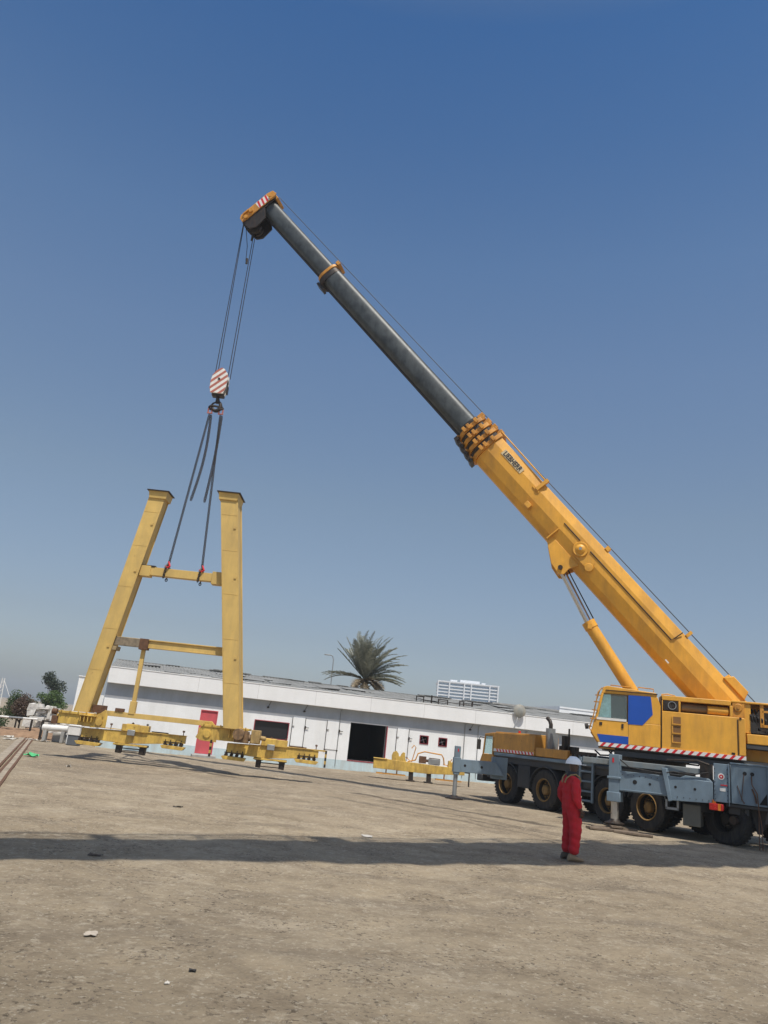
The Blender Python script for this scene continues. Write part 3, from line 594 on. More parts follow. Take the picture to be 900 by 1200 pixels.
for (t0, t1, hw, tp, bt) in ((12.6, 23.4, .40, 4.49, 3.62), (23.2, 28.0, .34, 4.455, 3.72)):
    mb = MB(BM); mb.loft([rprof(t0, hw, tp, bt), rprof(t1, hw, tp, bt)])
    s_ = mb.build('telescopic_section', BOOMK, bo)
    mb = MB(BM)
    for y in (-.12, .12): mb.box(t0+.3, t1-.1, y-.03, y+.03, bt-.035, bt+.01)
    mb.build('guide_strip', DSTL, s_)
# collars
for k, t in enumerate((12.80, 13.13, 13.46, 13.79)):
    g = .055-.012*k; sc = 1-.035*k
    mb = MB(BM)
    outer = bprof(t, .55*sc, 4.72-.045*k, 3.34+.055*k); o2 = [(t+.16, y, z) for _, y, z in outer]
    mb.loft([outer, o2])
    mb.box(t+.0, t+.16, -.40*sc, .40*sc, 4.70-.045*k, 4.80-.03*k)
    for y in (.56*sc, -.56*sc):
        for z in (3.75, 3.95, 4.3): mb.box(t+.02, t+.22, min(y, y*1.1), max(y, y*1.1), z, z+.12)
    mb.box(t+.17, t+.25, -.2, .2, 3.30+.05*k, 3.42+.05*k); mb.box(t+.1, t+.3, .25, .32, 4.6-.03*k, 4.86-.03*k); mb.box(t+.1, t+.3, -.32, -.25, 4.6-.03*k, 4.86-.03*k)
    c_ = mb.build('collar', YELR, bo, bevel=.008)
    mb = MB(BM); mb.loft([bprof(t+.165, .50*sc, 4.62-.045*k, 3.42+.055*k), bprof(t+.30, .50*sc, 4.62-.045*k, 3.42+.055*k)]); mb.box(t+.05, t+.2, -.3, .3, 3.2+.05*k, 3.34+.05*k); mb.build('wear_pad', DSTL, c_)
mb = MB(BM); mb.loft([rprof(23.25, .44, 4.56, 3.55), rprof(23.38, .44, 4.56, 3.55)]); mb.box(23.22, 23.42, -.35, .35, 4.54, 4.68); mb.build('collar', YELR, bo, bevel=.01, label='yellow ring where the last dark section slides out')
mb = MB(BM); mb.loft([rprof(23.0, .42, 4.5, 3.50), rprof(23.24, .42, 4.5, 3.50)]); mb.box(22.9, 23.3, -.2, .2, 3.4, 3.5); mb.build('wear_pad', DSTL, bo)
# pipe with reel along the side
mb = MB(BM); mb.tube([(8.9, .512, 4.2), (8.1, .512, 4.2)], .018); mb.tube([(7.6, .512, 4.2), (3.84, .512, 4.2), (3.82, .53, 4.3), (3.80, .50, 4.62)], .018); mb.build('side_pipe', DSTL, bo)
mb = MB(BM); mb.lathe([(.24, 0), (.26, .03), (.24, .06), (.17, .05), (.15, .08), (.09, .1), (.08, .14), (0, .14)], (7.86, .50, 4.0), (0, 1, 0), 32); rl = mb.build('cable_reel', YEL, bo)
mb = MB(BM); mb.lathe([(.05, .135), (.05, .15), (0, .15)], (7.86, .50, 4.0), (0, 1, 0)); mb.build('hub', GSTL, rl)
mb = MB(BM); mb.lathe([(.14, 0), (.15, .03), (.13, .06), (0, .07)], (7.22, .47, 3.80), (0, 1, 0), 24); mb.box(7.2, 7.9, .46, .5, 3.72, 4.06); mb.build('cable_guide', YEL, bo)
mb = MB(BM); mb.box(10.08, 10.3, .42, .60, 3.60, 3.78); mb.build('stop_block', YEL, bo, bevel=.01)
mb = MB(BM); mb.box(8.86, 8.90, .40, .515, 3.42, 3.95); mb.build('weld_rib', YEL, bo)
mb = MB(BM); mb.cyl((12.95, .42, 4.78), (10.45, .50, 4.72), .025); mb.box(10.38, 10.5, .38, .56, 4.28, 4.8); mb.box(10.3, 10.62, .50, .53, 4.24, 4.3); mb.build('tie_rod', YEL, bo)
mb = MB(BM); mb.box(3.36, 3.5, .515, .525, 3.62, 3.66); mb.build('marker', WHT, bo)
mb = MB(BM); mb.box(7.25, 7.4, .2, .45, 4.64, 4.78); mb.box(3.6, 3.7, .1, .45, 4.64, 4.86); mb.build('rope_guide', YEL, bo)
# lug under the boom
mb = MB(BM)
for y in (.34, -.40): mb.prism([(8.86, 3.62), (8.80, 3.36), (8.15, 2.98), (7.72, 2.92), (7.58, 3.05), (7.62, 3.30), (7.5, 3.62)], y, y+.06)
mb.box(8.0, 8.5, -.34, .34, 3.2, 3.42); mb.build('luffing_lug', YEL, bo, bevel=.01)
mb = MB(BM); mb.cyl((7.83, -.46, 3.11), (7.83, .46, 3.11), .08); mb.build('pin', DSTL, bo)
# text plate
mb = MB(BM); mb.box(11.22, 12.38, .503, .508, 4.20, 4.47)
NM = mat('cream_name_plate', (.62, .50, .30), .5, var=.05); 
# luffing cylinder
mb = MB(SM); mb.cyl((2.95, 0, 7.83), (2.0, 0, 6.05), .115, n=24); part(mb, 'piston_rod', CHR)
mb = MB(SM); mb.cyl((2.03, 0, 6.10), (-.2, 0, 2.75), .2, n=28); mb.cyl((2.06, 0, 6.16), (1.93, 0, 5.95), .225, n=28); mb.box(1.93, 2.07, .19, .27, 5.9, 6.06); lc = part(mb, 'luffing_cylinder', YEL)
mb = MB(SM); mb.cyl((2.80, 0, 7.95), (1.74, 0, 6.0), .02); mb.cyl((1.76, -.0, 6.0), (-.0, 0, 2.7), .025); mb.build('oil_line', DSTL, lc)
mb = MB(SM); mb.cyl((3.0, -.12, 7.87), (3.0, .12, 7.87), .17); mb.build('rod_eye', YELR, lc)
# boom head
mb = MB(BM)
hp = [(27.5, 3.62), (27.42, 3.05), (27.6, 2.80), (28.10, 2.74), (28.36, 2.90), (28.42, 3.6), (28.38, 4.5), (28.10, 4.62), (28.0, 4.52), (27.95, 3.9)]
for y in (.36, -.42): mb.prism(hp, y, y+.06, 1)
mb.prism([(28.04, 3.0), (28.06, 2.74), (28.30, 2.76), (28.42, 2.9), (28.44, 4.4), (28.38, 4.64), (28.14, 4.68), (28.06, 4.4)], .42, .47, 0)
mb.box(27.98, 28.44, -.36, .36, 4.50, 4.64, 0); mb.box(28.40, 28.46, -.36, .36, 3.2, 4.5, 0)
hd = mb.build('boom_head', [YELR, DSTL], bo, bevel=.01)
mb = MB(BM); mb.box(28.08, 28.41, .471, .474, 3.70, 4.30, 0)
for k in range(3): z = 3.72+.2*k; mb.prism([(28.081, z), (28.081, z+.09), (28.409, z+.17), (28.409, z+.08)], .474, .477, 1)
mb.build('warning_tape', [WHT, RED], hd, smooth=False)
mb = MB(BM)
for (t, z, r) in ((28.1, 3.02, .3), (27.55, 3.05, .24), (28.15, 4.3, .22)):
    for y in (-.2, 0, .2): mb.lathe([(.05, -.05), (r, -.05), (r-.05, 0), (r, .05), (.05, .05)], (t, y, z), (0, 1, 0), 28)
mb.build('sheave', DSTL, hd)
mb = MB(BM)
for (t, z) in ((28.2, 4.45), (28.22, 3.35), (28.12, 3.0)): mb.cyl((t, .4, z), (t, .55, z), .09, n=16)
mb.box(28.0, 28.1, .47, .56, 4.3, 4.6); mb.box(28.3, 28.36, .47, .55, 3.0, 3.3); mb.build('pin', YELR, hd)
# hoist ropes
mb = MB(); Wp = lambda x, y, z: tuple(RI @ Vector((x, y, z)))
for dy in (-.04, .07):
    mb.tube([Wp(-7.46, 29.33+dy, 22.75), Wp(-7.50+dy*.7, 29.33+dy, 15.4)], .017, 6)
    mb.tube([Wp(-6.90+dy*.5, 29.25+dy, 22.3), Wp(-6.95+dy*.7, 29.3+dy, 15.3)], .017, 6)
mb.tube([Wp(-7.35, 29.3, 22.7), Wp(-7.12, 29.28, 21.6), Wp(-7.08, 29.28, 20.9)], .015, 6)
mb.build('hoist_rope', DSTL, cr)
mb = MB(); mb.cyl(Wp(-6.93, 29.25, 22.4), Wp(-6.97, 29.25, 21.9), .075, .05); mb.cyl(Wp(-7.03, 29.28, 21.0), Wp(-7.03, 29.28, 20.75), .05); mb.build('rope_socket', DSTL, cr)
mb = MB(BM); mb.tube([(28.2, .1, 4.72), (20, .1, 4.78), (10.4, .1, 4.84), (1.0, .1, 4.87), (-.3, .1, 4.9)], .018, 6); mb.build('luff_rope', simple('galvanised_blue_grey_rope', (.06, .08, .11), .5), cr)
# rear outrigger assembly in its own plane
mb = MB(QM); mb.box(2.88, 3.18, -.16, .16, .78, 2.03); mb.box(2.84, 3.22, -.19, .19, .74, 1.0); mb.box(2.84, 3.22, -.19, .19, 1.35, 1.42); oj = part(mb, 'outrigger_jack', BLU, bevel=.015)
mb = MB(QM); mb.cyl((3.03, 0, .8), (3.03, 0, .16), .105, n=24); oj2 = mb.build('jack_ram', mat('worn_jack_ram', (.5, .47, .42), .3, .7, var=.2, scale=6), oj)
mb = MB(QM); mb.lathe([(.27, 0), (.28, .03), (.16, .08), (.12, .14)], (3.03, 0, .14)); mb.build('jack_foot', DSTL, oj)
mb = MB(QM); mb.box(3.03, 3.08, .162, .168, 1.80, 1.93); mb.build('reflector', RED, oj)
mb = MB(QM); mb.prism([(2.88, 1.59), (1.58, 1.59), (1.5, 1.06), (2.88, 1.045)], -.13, .13); mb.prism([(2.88, 1.10), (1.5, 1.12), (1.5, 1.09), (2.88, 1.07)], .13, .145)
ob = part(mb, 'outrigger_beam', BLU, bevel=.015)
mb = MB(QM); mb.prism([(1.72, 1.80), (1.58, 1.80), (1.44, .96), (1.54, .93)], -.2, .21); mb.prism([(1.56, 1.60), (.40, 1.57), (.38, 1.02), (1.46, .965)], -.18, .18)
mb.prism([(1.3, 1.56), (1.1, 1.66), (.5, 1.64), (.4, 1.56)], -.1, .16); part(mb, 'outrigger_housing', BLU, bevel=.015)
mb = MB(QM)
for (s_, z_, yy, r_) in ((2.45, 1.33, .131, .06), (2.04, 1.32, .131, .035), (1.35, 1.33, .181, .035), (.85, 1.33, .181, .035)): mb.cyl((s_, yy-.01, z_), (s_, yy+.004, z_), r_, n=20)
mb.build('pin_hole', DARK, ob)
for (xx, zz, yy) in [(2.80-.16*i, 1.50-.0*i, .13) for i in range(8)]+[(1.3-.16*i, 1.08, .18) for i in range(6)]+[(.03, 1.15+.11*i, .2) for i in range(8)]+[(.34, 1.15+.11*i, .2) for i in range(8)]:
    mb = MB(QM); mb.cyl((xx, yy, zz), (xx, yy+.010, zz), .014, n=6); mb.build('bolt', BLUD, ob)
mb = MB(QM); mb.tube([(2.86, .17, 1.9), (2.6, .2, 1.72), (2.2, .16, 1.68), (1.75, .17, 1.64), (1.4, .22, 1.72), (.9, .2, 1.70), (.5, .2, 1.8)], .018); mb.build('hydraulic_hose', BLK, ob)
mb = MB(QM); mb.box(-.02, .37, -.2, .2, 1.08, 2.06); mb.box(-.02, .0, .2, .24, 1.0, 2.08); rp_ = part(mb, 'rear_post', BLU, bevel=.015)
mb = MB(QM); mb.cyl((.18, .2, 1.73), (.18, .206, 1.73), .085, mi=0); mb.cyl((.18, .206, 1.73), (.18, .209, 1.73), .055, mi=1); mb.cyl((.18, .209, 1.73), (.18, .212, 1.73), .02, mi=0); mb.box(.08, .22, .2, .206, 1.36, 1.44, 0); mb.box(.03, .2, .2, .207, 1.50, 1.53, 1)
mb.build('safety_sticker', [WHT, RED], rp_)
mb = MB(QM); mb.box(-.92, -.05, -.05, .12, 1.08, 2.08); mb.box(-1.35, -.94, -.1, .1, 1.06, 2.12); mb.box(-1.34, -.03, .0, .14, 2.08, 2.12); mb.box(-.94, -.92, .0, .16, 1.08, 2.1)
pl = part(mb, 'rear_plate', BLU, bevel=.012)
mb = MB(QM)
for s_ in (-.39, -.57): mb.cyl((s_, .115, 1.87), (s_, .124, 1.87), .05, n=20)
mb.prism([(-.72, 1.13), (-.91, 1.13), (-.91, 1.42)], .12, .124); mb.build('pin_hole', DARK, pl)
mb = MB(QM); mb.tube([(-.37, .13, 1.85), (-.33, .14, 1.5), (-.3, .15, 1.2), (-.38, .15, 1.12)], .008); mb.tube([(-.2, .13, 1.55), (-.28, .14, 1.3), (-.36, .14, 1.1)], .008)
mb.tube([(-.55, .13, 1.82), (-.56, .16, 1.6), (-.68, .18, 1.4), (-.71, .18, 1.0), (-.70, .18, .5), (-.70, .18, .02)], .012); mb.tube([(-.71, .18, 1.0), (-.77, .2, .6), (-.78, .2, .02)], .010); mb.tube([(-.56, .13, 1.5), (-.62, .15, 1.35), (-.66, .15, 1.15)], .02)
part(mb, 'hanging_cable', RSTL)
mb = MB(QM); mb.box(.14, .49, .05, .24, .86, 1.03); tl = part(mb, 'tail_light', LAMP, bevel=.015)
mb = MB(QM); mb.box(.2, .27, .05, .243, .862, 1.028); mb.box(.33, .43, .08, .18, 1.03, 1.12); mb.build('amber_lens', ORL, tl)
mb = MB(QM); mb.box(-1.35, .1, -.25, .05, .98, 1.07); mb.box(-.45, .05, -.4, -.1, .8, 1.0); part(mb, 'rear_crossmember', BLUD, bevel=.02)
mb = MB(QM); mb.prism([(-.48, .98), (-.88, .98), (-.74, .38), (-.62, .38)], -.35, -.2); part(mb, 'mud_flap', BLK, bevel=.01)
mb = MB(QM); mb.box(.74, 1.2, -.5, -.02, .36, .92); part(mb, 'battery_box', mat('dusty_olive_grey_box', (.12, .12, .10), .7, var=.2, dirt=(.2, .16, .12)), bevel=.02)
mb = MB(QM); mb.box(1.3, 1.65, -.4, .0, .72, .78); mb.box(1.3, 1.35, -.4, .0, .72, .98); mb.box(1.6, 1.65, -.4, .0, .72, .98); part(mb, 'step_frame', GSTL)
mb = MB(QM); mb.box(.65, 4.0, -.25, -.05, 1.72, 1.88); part(mb, 'stowed_arm', mat('dusty_grey_blue_paint', (.19, .22, .23), .7, var=.2, dirt=(.2, .17, .13), dirtamt=.6), bevel=.015)
mb = MB(QM); mb.box(.45, .75, -.3, -.02, 1.6, 2.02); mb.box(.9, 1.3, -.3, .0, 1.66, 1.74, 0); mb.tube([(.5, .05, 2.0), (.8, .08, 2.08), (1.2, .05, 2.05), (1.6, .02, 2.02)], .03); part(mb, 'valve_block', DSTL)
# front outrigger
mb = MB(FM); mb.box(-.17, .03, -.13, .13, .82, 1.79); mb.box(-.2, .06, -.15, .15, .9, 1.4); fj = part(mb, 'outrigger_jack', BLU, bevel=.012)
mb = MB(FM); mb.cyl((-.06, 0, .9), (-.06, 0, .12), .075, n=20); mb.build('jack_ram', GSTL, fj)
mb = MB(FM); mb.lathe([(.30, 0), (.30, .04), (.12, .12)], (-.05, 0, .0)); mb.box(-.35, .22, -.2, .2, 0, .05); mb.build('jack_foot', DSTL, fj)
mb = MB(FM); mb.box(-.10, -.06, .132, .138, 1.60, 1.70); mb.build('reflector', RED, fj)
mb = MB(FM); mb.prism([(-.17, 1.35), (-1.45, 1.38), (-1.75, .93), (-.17, .92)], -.12, .12); fb_ = part(mb, 'outrigger_beam', BLU, bevel=.012)
mb = MB(FM); mb.box(-1.9, -1.35, -.3, -.05, .8, 1.55); part(mb, 'outrigger_housing', BLU, bevel=.012)
mb = MB(FM)
for (s_, r_) in ((-.35, .045), (-.95, .045)): mb.cyl((s_, .115, 1.15), (s_, .124, 1.15), r_, n=16)
mb.build('pin_hole', DARK, fb_)
# writing on the boom
def text_mesh(s, size, M, m, parent, name='lettering', extr=.004, xs=1.):
    cu = bpy.data.curves.new(name, 'FONT'); cu.body = s; cu.size = size; cu.extrude = extr; cu.align_x = 'CENTER'; cu.align_y = 'CENTER'; cu.offset = .004*size/.28; cu.space_character = 1.02
    tmp = bpy.data.objects.new('tmp', cu); col.objects.link(tmp); dg = bpy.context.evaluated_depsgraph_get(); me = bpy.data.meshes.new_from_object(tmp.evaluated_get(dg))
    bpy.data.objects.remove(tmp); me.name = name; me.transform(M @ Matrix.Diagonal((xs, 1, 1, 1))); me.materials.clear(); me.materials.append(m)
    o = bpy.data.objects.new(name, me); col.objects.link(o); o.parent = parent; return o
# side facet of the boom leans very slightly; lettering sits on a thin plate fixed to it
TM = BM @ Matrix.Translation((11.79, .518, 4.33)) @ Matrix(((-1, 0, 0, 0), (0, 0, 1, 0), (0, 1, 0, 0), (0, 0, 0, 1)))
mb = MB(BM); mb.box(11.27, 12.31, .495, .512, 4.215, 4.445); npl = mb.build('name_plate', NM, bo, bevel=.004)
text_mesh('LIEBHERR', .26, TM, BLKP, npl, xs=.80)

# ------------------------------------------------------------------ hook block and slings
HM = Matrix.Translation((-7.25, 29.3, 14.3))
hb = thing('hook_block', 'red and white striped hook block hanging from the crane ropes', 'hook block', HM)
HR = mat('faded_red_stripe_paint', (.42, .13, .09), .5, var=.15, scale=5)
mb = MB()
pol = [(-.36, .45), (-.36, .8), (-.32, 1.0), (-.18, 1.22), (.0, 1.36), (.12, 1.32), (.28, 1.12), (.32, .9), (.30, .5), (.22, .22), (-.30, .22)]
for y in (-.22, .16): mb.prism(pol, y, y+.06)
cover = mb.build('cheek_plate', WHT, hb, bevel=.012)
def clip(poly, a, b, c):  # keep a*x+b*z>=c
    out = []
    for i in range(len(poly)):
        p_, q_ = poly[i], poly[(i+1) % len(poly)]; dp, dq = a*p_[0]+b*p_[1]-c, a*q_[0]+b*q_[1]-c
        if dp >= 0: out.append(p_)
        if dp*dq < 0: t = dp/(dp-dq); out.append((p_[0]+(q_[0]-p_[0])*t, p_[1]+(q_[1]-p_[1])*t))
    return out
mb = MB(); c = -.35
while c < 1.3:
    # diagonal band: z - x*1.1 between c and c+.12
    q = clip(clip(pol, -.95, 1, c+.17), .95, -1, -(c+.30))
    if len(q) > 2: mb.prism(q, -.224, -.2195)
    c += .29
mb.build('stripe', HR, cover, smooth=False)
mb = MB()
for y in (-.08, .08): mb.lathe([(.05, -.06), (.3, -.06), (.26, 0), (.3, .06), (.05, .06)], (0, y, .85), (0, 1, 0), 24)
mb.build('sheave', DSTL, hb)
mb = MB(); mb.box(-.24, .24, -.15, .15, .14, .24); mb.cyl((0, 0, -.15), (0, 0, .2), .07); mb.build('crosshead', DSTL, hb, bevel=.01)
mb = MB(); mb.cyl((-.03, -.24, .85), (-.03, .24, .85), .05); mb.build('sheave_pin', DSTL, hb)
mb = MB(); mb.box(.30, .36, -.1, .1, .3, .62); mb.build('rope_guard', DSTL, hb)
mb = MB(); pts = [(.0, 0, .1)]
for k in range(13): a = RAD(70-k*24); pts.append((.17*cos(a)*1.0, 0, -.27+.21*sin(a)))
mb.tube(pts, [.06, .06, .065, .07, .08, .085, .085, .08, .075, .07, .06, .05, .03, .02][:len(pts)], 10); mb.build('hook', DSTL, hb)
mb = MB(); pts = [(.28*cos(2*pi*k/24), .05*sin(4*pi*k/24), -.36+.085*sin(2*pi*k/24)) for k in range(25)]
mb.tube(pts, .045, 8); 
mb.tube([(-.26, 0, -.33), (-.15, 0, -.16), (0, 0, -.08), (.15, 0, -.16), (.26, 0, -.33)], .035, 8); mb.build('master_link', DSTL, hb)
def link(mb, p, d, side, L=.11, W=.07, r=.014):
    d = d.normalized(); s_ = side.normalized(); pts = []
    for k in range(12):
        a = 2*pi*k/12; pts.append(p + d*(cos(a)*L*.5) + s_*(sin(a)*W*.5))
    n = 5; rings = []
    for i in range(12):
        t = (pts[(i+1) % 12]-pts[i-1]).normalized(); x = d.cross(s_).normalized(); y = t.cross(x)
        rings.append([tuple(pts[i]+(x*cos(2*pi*k/n)+y*sin(2*pi*k/n))*r) for k in range(n)])
    o = len(mb.v); v = [q for r_ in rings for q in r_]
    mb.add(v, [(i*n+k, i*n+(k+1) % n, ((i+1) % 12)*n+(k+1) % n, ((i+1) % 12)*n+k) for i in range(12) for k in range(n)])
def chain(mb, pts, L=.125, W=.085, r=.017):
    pts = [Vector(p) for p in pts]; acc = 0; k = 0; step = L-2*r+.004
    for a, b in zip(pts, pts[1:]):
        l = (b-a).length; d = (b-a)/l; t = step-acc if acc else 0
        t0 = -acc
        while t0+step <= l:
            t0 += step; c_ = a+d*t0; s1 = d.cross(Vector((0, 1, 0))).normalized(); s2 = d.cross(s1)
            link(mb, c_, d, s1+s2*.4 if k % 2 else s2-s1*.4, L, W, r); k += 1
        acc = l-t0
def sling(top, bot, tail, label):
    T = Vector(top); B = Vector(bot); t = thing('chain_sling', label, 'chain', Matrix.Translation(T), 'chain slings between hook and frame')
    B = B-T; E = Vector(tail)-T
    mb = MB(); chain(mb, [(0, 0, -.3), B]); mb.build('chain', DSTL, t)
    mb = MB(); n = 10; pts = []
    side = .14 if E.x < -.05 or True else 0
    for k in range(n+1):
        u_ = k/n; p_ = Vector((0.05, .06, -.3)).lerp(E, u_); p_.x += .13*sin(pi*u_)*(1 if E.x < -.1 else .4); pts.append(p_)
    chain(mb, pts, .135, .1, .02); mb.build('slack_chain', DSTL, t)
    mb = MB(); mb.tube([(-.07, 0, -.26), (-.08, 0, -.1), (0, 0, .0), (.08, 0, -.1), (.07, 0, -.26)], .03, 8); mb.cyl((-.11, 0, -.28), (.11, 0, -.28), .028); mb.build('shackle', HR, t)
    # loop wrapped round the beam
    z0, z1 = B.z, B.z-.42
    mb = MB(); chain(mb, [(B.x, -.24, z0+.02), (B.x-.04, -.24, z1), (B.x-.04, .24, z1), (B.x, .24, z0+.02), (B.x, 0, z0+.16)], .11, .08, .018); mb.tube([(B.x+.02, -.02, z0+.22), (B.x, -.2, z0+.08), (B.x-.03, -.26, z0-.05)], .03, 8); mb.build('choker_loop', DSTL, t)
    mb = MB(); mb.tube([(B.x, 0, z0+.26), (B.x+.06, -.08, z0+.16), (B.x+.12, -.18, z0+.06), (B.x+.04, -.22, z0-.0), (B.x-.06, -.14, z0+.06)], .035, 8); mb.build('hook', RED, t)
sling((-7.47, 29.3, 13.98), (-8.02, 29.3, 7.16), (-7.62, 29.36, 9.98), 'left chain sling, doubled in its upper half, from hook block to top crossbar')
sling((-7.03, 29.3, 13.98), (-6.71, 29.3, 7.14), (-7.08, 29.36, 9.98), 'right chain sling, hanging almost straight from hook block to top crossbar')

# ------------------------------------------------------------------ suspended gantry leg frame
GM = Matrix.Translation((0, 29.3, 0))
ga = thing('gantry_leg_frame', 'tall yellow A shaped gantry crane leg frame hanging on chains above the ground', 'steel frame', Matrix.Translation((-7.3, 29.3, .3)))
GI = Matrix.Translation((7.3, 0, -.3))
def leg(x0t, x1t, zt, x0b, x1b, zb, dy=.22):
    mb = MB(GI)
    t = [(x0t, -dy, zt), (x1t, -dy, zt), (x1t, dy, zt), (x0t, dy, zt)]; b = [(x0b, -dy, zb), (x1b, -dy, zb), (x1b, dy, zb), (x0b, dy, zb)]
    mb.loft([b, t])
    # projecting web edges of the box section
    e = .035
    for (xa, xb, s_) in ((x0t, x0b, -1), (x1t, x1b, 1)):
        for yy in (-dy, dy-.02):
            mb.loft([[(xb, yy, zb), (xb+s_*e, yy, zb), (xb+s_*e, yy+.02, zb), (xb, yy+.02, zb)], [(xa, yy, zt), (xa+s_*e, yy, zt), (xa+s_*e, yy+.02, zt), (xa, yy+.02, zt)]])
    l = mb.build('leg', GYEL, ga, bevel=.006)
    for q in (.18, .36, .55, .74, .9):      # welded butt joints and small lugs up the box section
        xa, xb, zz = x0b+(x0t-x0b)*q, x1b+(x1t-x1b)*q, zb+(zt-zb)*q
        mb = MB(GI); mb.box(xa+.004, xb-.004, -dy-.006, -dy+.01, zz, zz+.02); mb.build('weld_seam', GYEL, l)
    for q in (.28, .62, .84):
        xb, zz = x1b+(x1t-x1b)*q, zb+(zt-zb)*q
        mb = MB(GI); mb.box(xb-.14, xb-.05, -dy-.03, -dy, zz, zz+.09); mb.build('lug', GYEL, l)
    cx0, cx1 = x0t-.05, x1t+.05
    mb = MB(GI); mb.loft([[(cx0, -dy-.05, zt-.28), (cx1, -dy-.05, zt-.28), (cx1, dy+.05, zt-.28), (cx0, dy+.05, zt-.28)], [(cx0-.04, -dy-.08, zt), (cx1+.04, -dy-.08, zt), (cx1+.04, dy+.08, zt), (cx0-.04, dy+.08, zt)]])
    mb.build('leg_head', GYEL, l, bevel=.006)
    mb = MB(GI); mb.box(cx0-.10, cx1+.10, -dy-.14, dy+.14, zt, zt+.035); mb.build('head_plate', DSTL, l)
    return l
leg(-9.08, -8.52, 10.08, -10.32, -9.84, 1.60, .32)
rleg = leg(-6.35, -5.74, 10.26, -4.87, -4.36, 1.56, .5)
mb = MB(GI); mb.loft([[(-9.95+.02, -.27, 3.9), (-9.30, -.27, 3.9), (-9.30, .25, 3.9), (-9.93, .25, 3.9)], [(-9.94, -.27, 4.05), (-9.28, -.27, 4.05), (-9.28, .25, 4.05), (-9.94, .25, 4.05)]]); mb.M = GI
mb.build('leg_band', mat('stained_ochre_band', (.30, .22, .11), .7, var=.3, scale=6), ga)
mb = MB(GI); mb.box(-9.0, -5.80, -.16, .16, 6.82, 7.13); mb.box(-9.0, -8.45, -.18, .18, 7.13, 7.19, 1); mb.box(-6.25, -5.85, -.2, .2, 6.72, 7.20); mb.box(-9.0, -8.6, -.2, .2, 6.76, 7.16); mb.build('top_crossbar', [GYEL, DSTL], ga, bevel=.008)
mb = MB(GI); mb.box(-9.42, -5.35, -.10, .10, 4.10, 4.14); mb.box(-9.42, -5.35, -.09, -.07, 4.14, 4.37); mb.box(-9.42, -5.35, -.14, .10, 4.37, 4.41); mb.box(-9.48, -8.32, -.17, -.02, 4.09, 4.40, 1); mb.box(-8.5, -8.18, -.2, .1, 4.02, 4.42, 2); mb.build('middle_crossbar', [GYEL, mat('stained_grey_brown_steel', (.20, .16, .11), .7, var=.4, scale=8), RSTL], ga, bevel=.006)
mb = MB(GI); mb.box(-8.42, -8.28, -.06, .06, 1.75, 4.05); mb.box(-8.46, -8.24, -.09, .09, 1.70, 2.15); mb.build('strut', GYEL, ga, bevel=.006)
mb = MB(GI); mb.box(-9.6, -5.4, -.07, .07, 1.56, 1.74); mb.box(-9.75, -9.3, -.12, .12, 1.62, 1.90, 1); mb.box(-8.95, -8.65, -.1, .1, 1.74, 1.86, 1); mb.build('bottom_crossbar', [GYEL, RSTL], ga, bevel=.006)
def base_unit(x0, x1, z0, z1, motor, flip):
    mb = MB(GI); mid = (x0+x1)/2
    # box with gusset webs under the leg foot
    mb.box(x0, x1-.55, -.28, .28, z0+.02, z1-.08); mb.box(x0-.02, x1-.45, -.33, .33, z1-.08, z1)
    mb.prism([(x1-.55, z0-.02), (x1, z0+.02), (x1, z1-.02), (x1-.1, z1+.18), (x1-.25, z1+.05), (x1-.5, z1-.1)] if not flip else [(x0+.02, z0-.04), (x0+.6, z0-.06), (x0+.6, z1-.1), (x0+.35, z1+.12), (x0+.1, z1+.1), (x0-.15, z0+.05)], -.30, -.25)
    mb.prism([(x0, z0+.02), (x0-.1, z0+.15), (x0-.1, z1-.15), (x0, z1-.08)], -.2, .2)
    for k in range(4): mb.box(mid-.05+.13*k, mid-.02+.13*k, -.42, -.28, z0+.15, z1-.10)
    mb.box(mid-.1, mid+.5, -.44, -.28, z1-.10, z1-.06)
    b = mb.build('leg_base', GYELB, ga, bevel=.008)
    mb = MB(GI)
    for k in range(6): mb.cyl((x0+.1+.3*k, -.36, z1), (x0+.1+.3*k, -.36, z1+.03), .025, n=8)
    mb.cyl((x1-.25 if not flip else x0+.25, -.34, z0+.2), (x1-.25 if not flip else x0+.25, -.25, z0+.2), .13); mb.build('bolt', GYELB, b)
    if motor:
        mx = x1-.75
        mb = MB(GI); mb.cyl((mx, -.75, z1-.22), (mx, -.33, z1-.22), .2, n=20); mb.box(mx-.15, mx+.35, -.55, -.33, z0+.02, z1-.1); mb.cyl((mx+.35, -.45, z0+.22), (mx+.75, -.45, z0+.2), .12, n=20); mb.build('gearbox', mat('greasy_brown_gearbox', (.22, .13, .06), .6, var=.5, scale=7, dirt=(.03, .02, .02), dirtamt=.8), b, bevel=.01)
        mb = MB(GI); mb.box(x1-.32, x1, -.6, -.2, z0+.05, z1-.02); mb.cyl((x1+.0, -.4, z0+.25), (x1+.2, -.4, z0+.23), .08); mb.build('motor', mat('grimy_yellow_brown_motor', (.40, .27, .10), .6, var=.3, scale=6, dirt=(.12, .07, .03), dirtamt=.7), b, bevel=.02)
    else:
        mb = MB(GI); mb.cyl((x0-.3, -.15, z1-.05), (x0-.12, -.15, z1-.06), .10); mb.box(x0-.25, x0-.02, -.25, .1, z0-.02, z1-.2); mb.build('motor', RSTL, b, bevel=.01)
base_unit(-10.85, -9.12, 1.12, 1.58, False, False)
base_unit(-5.72, -3.55, 1.10, 1.62, True, True)
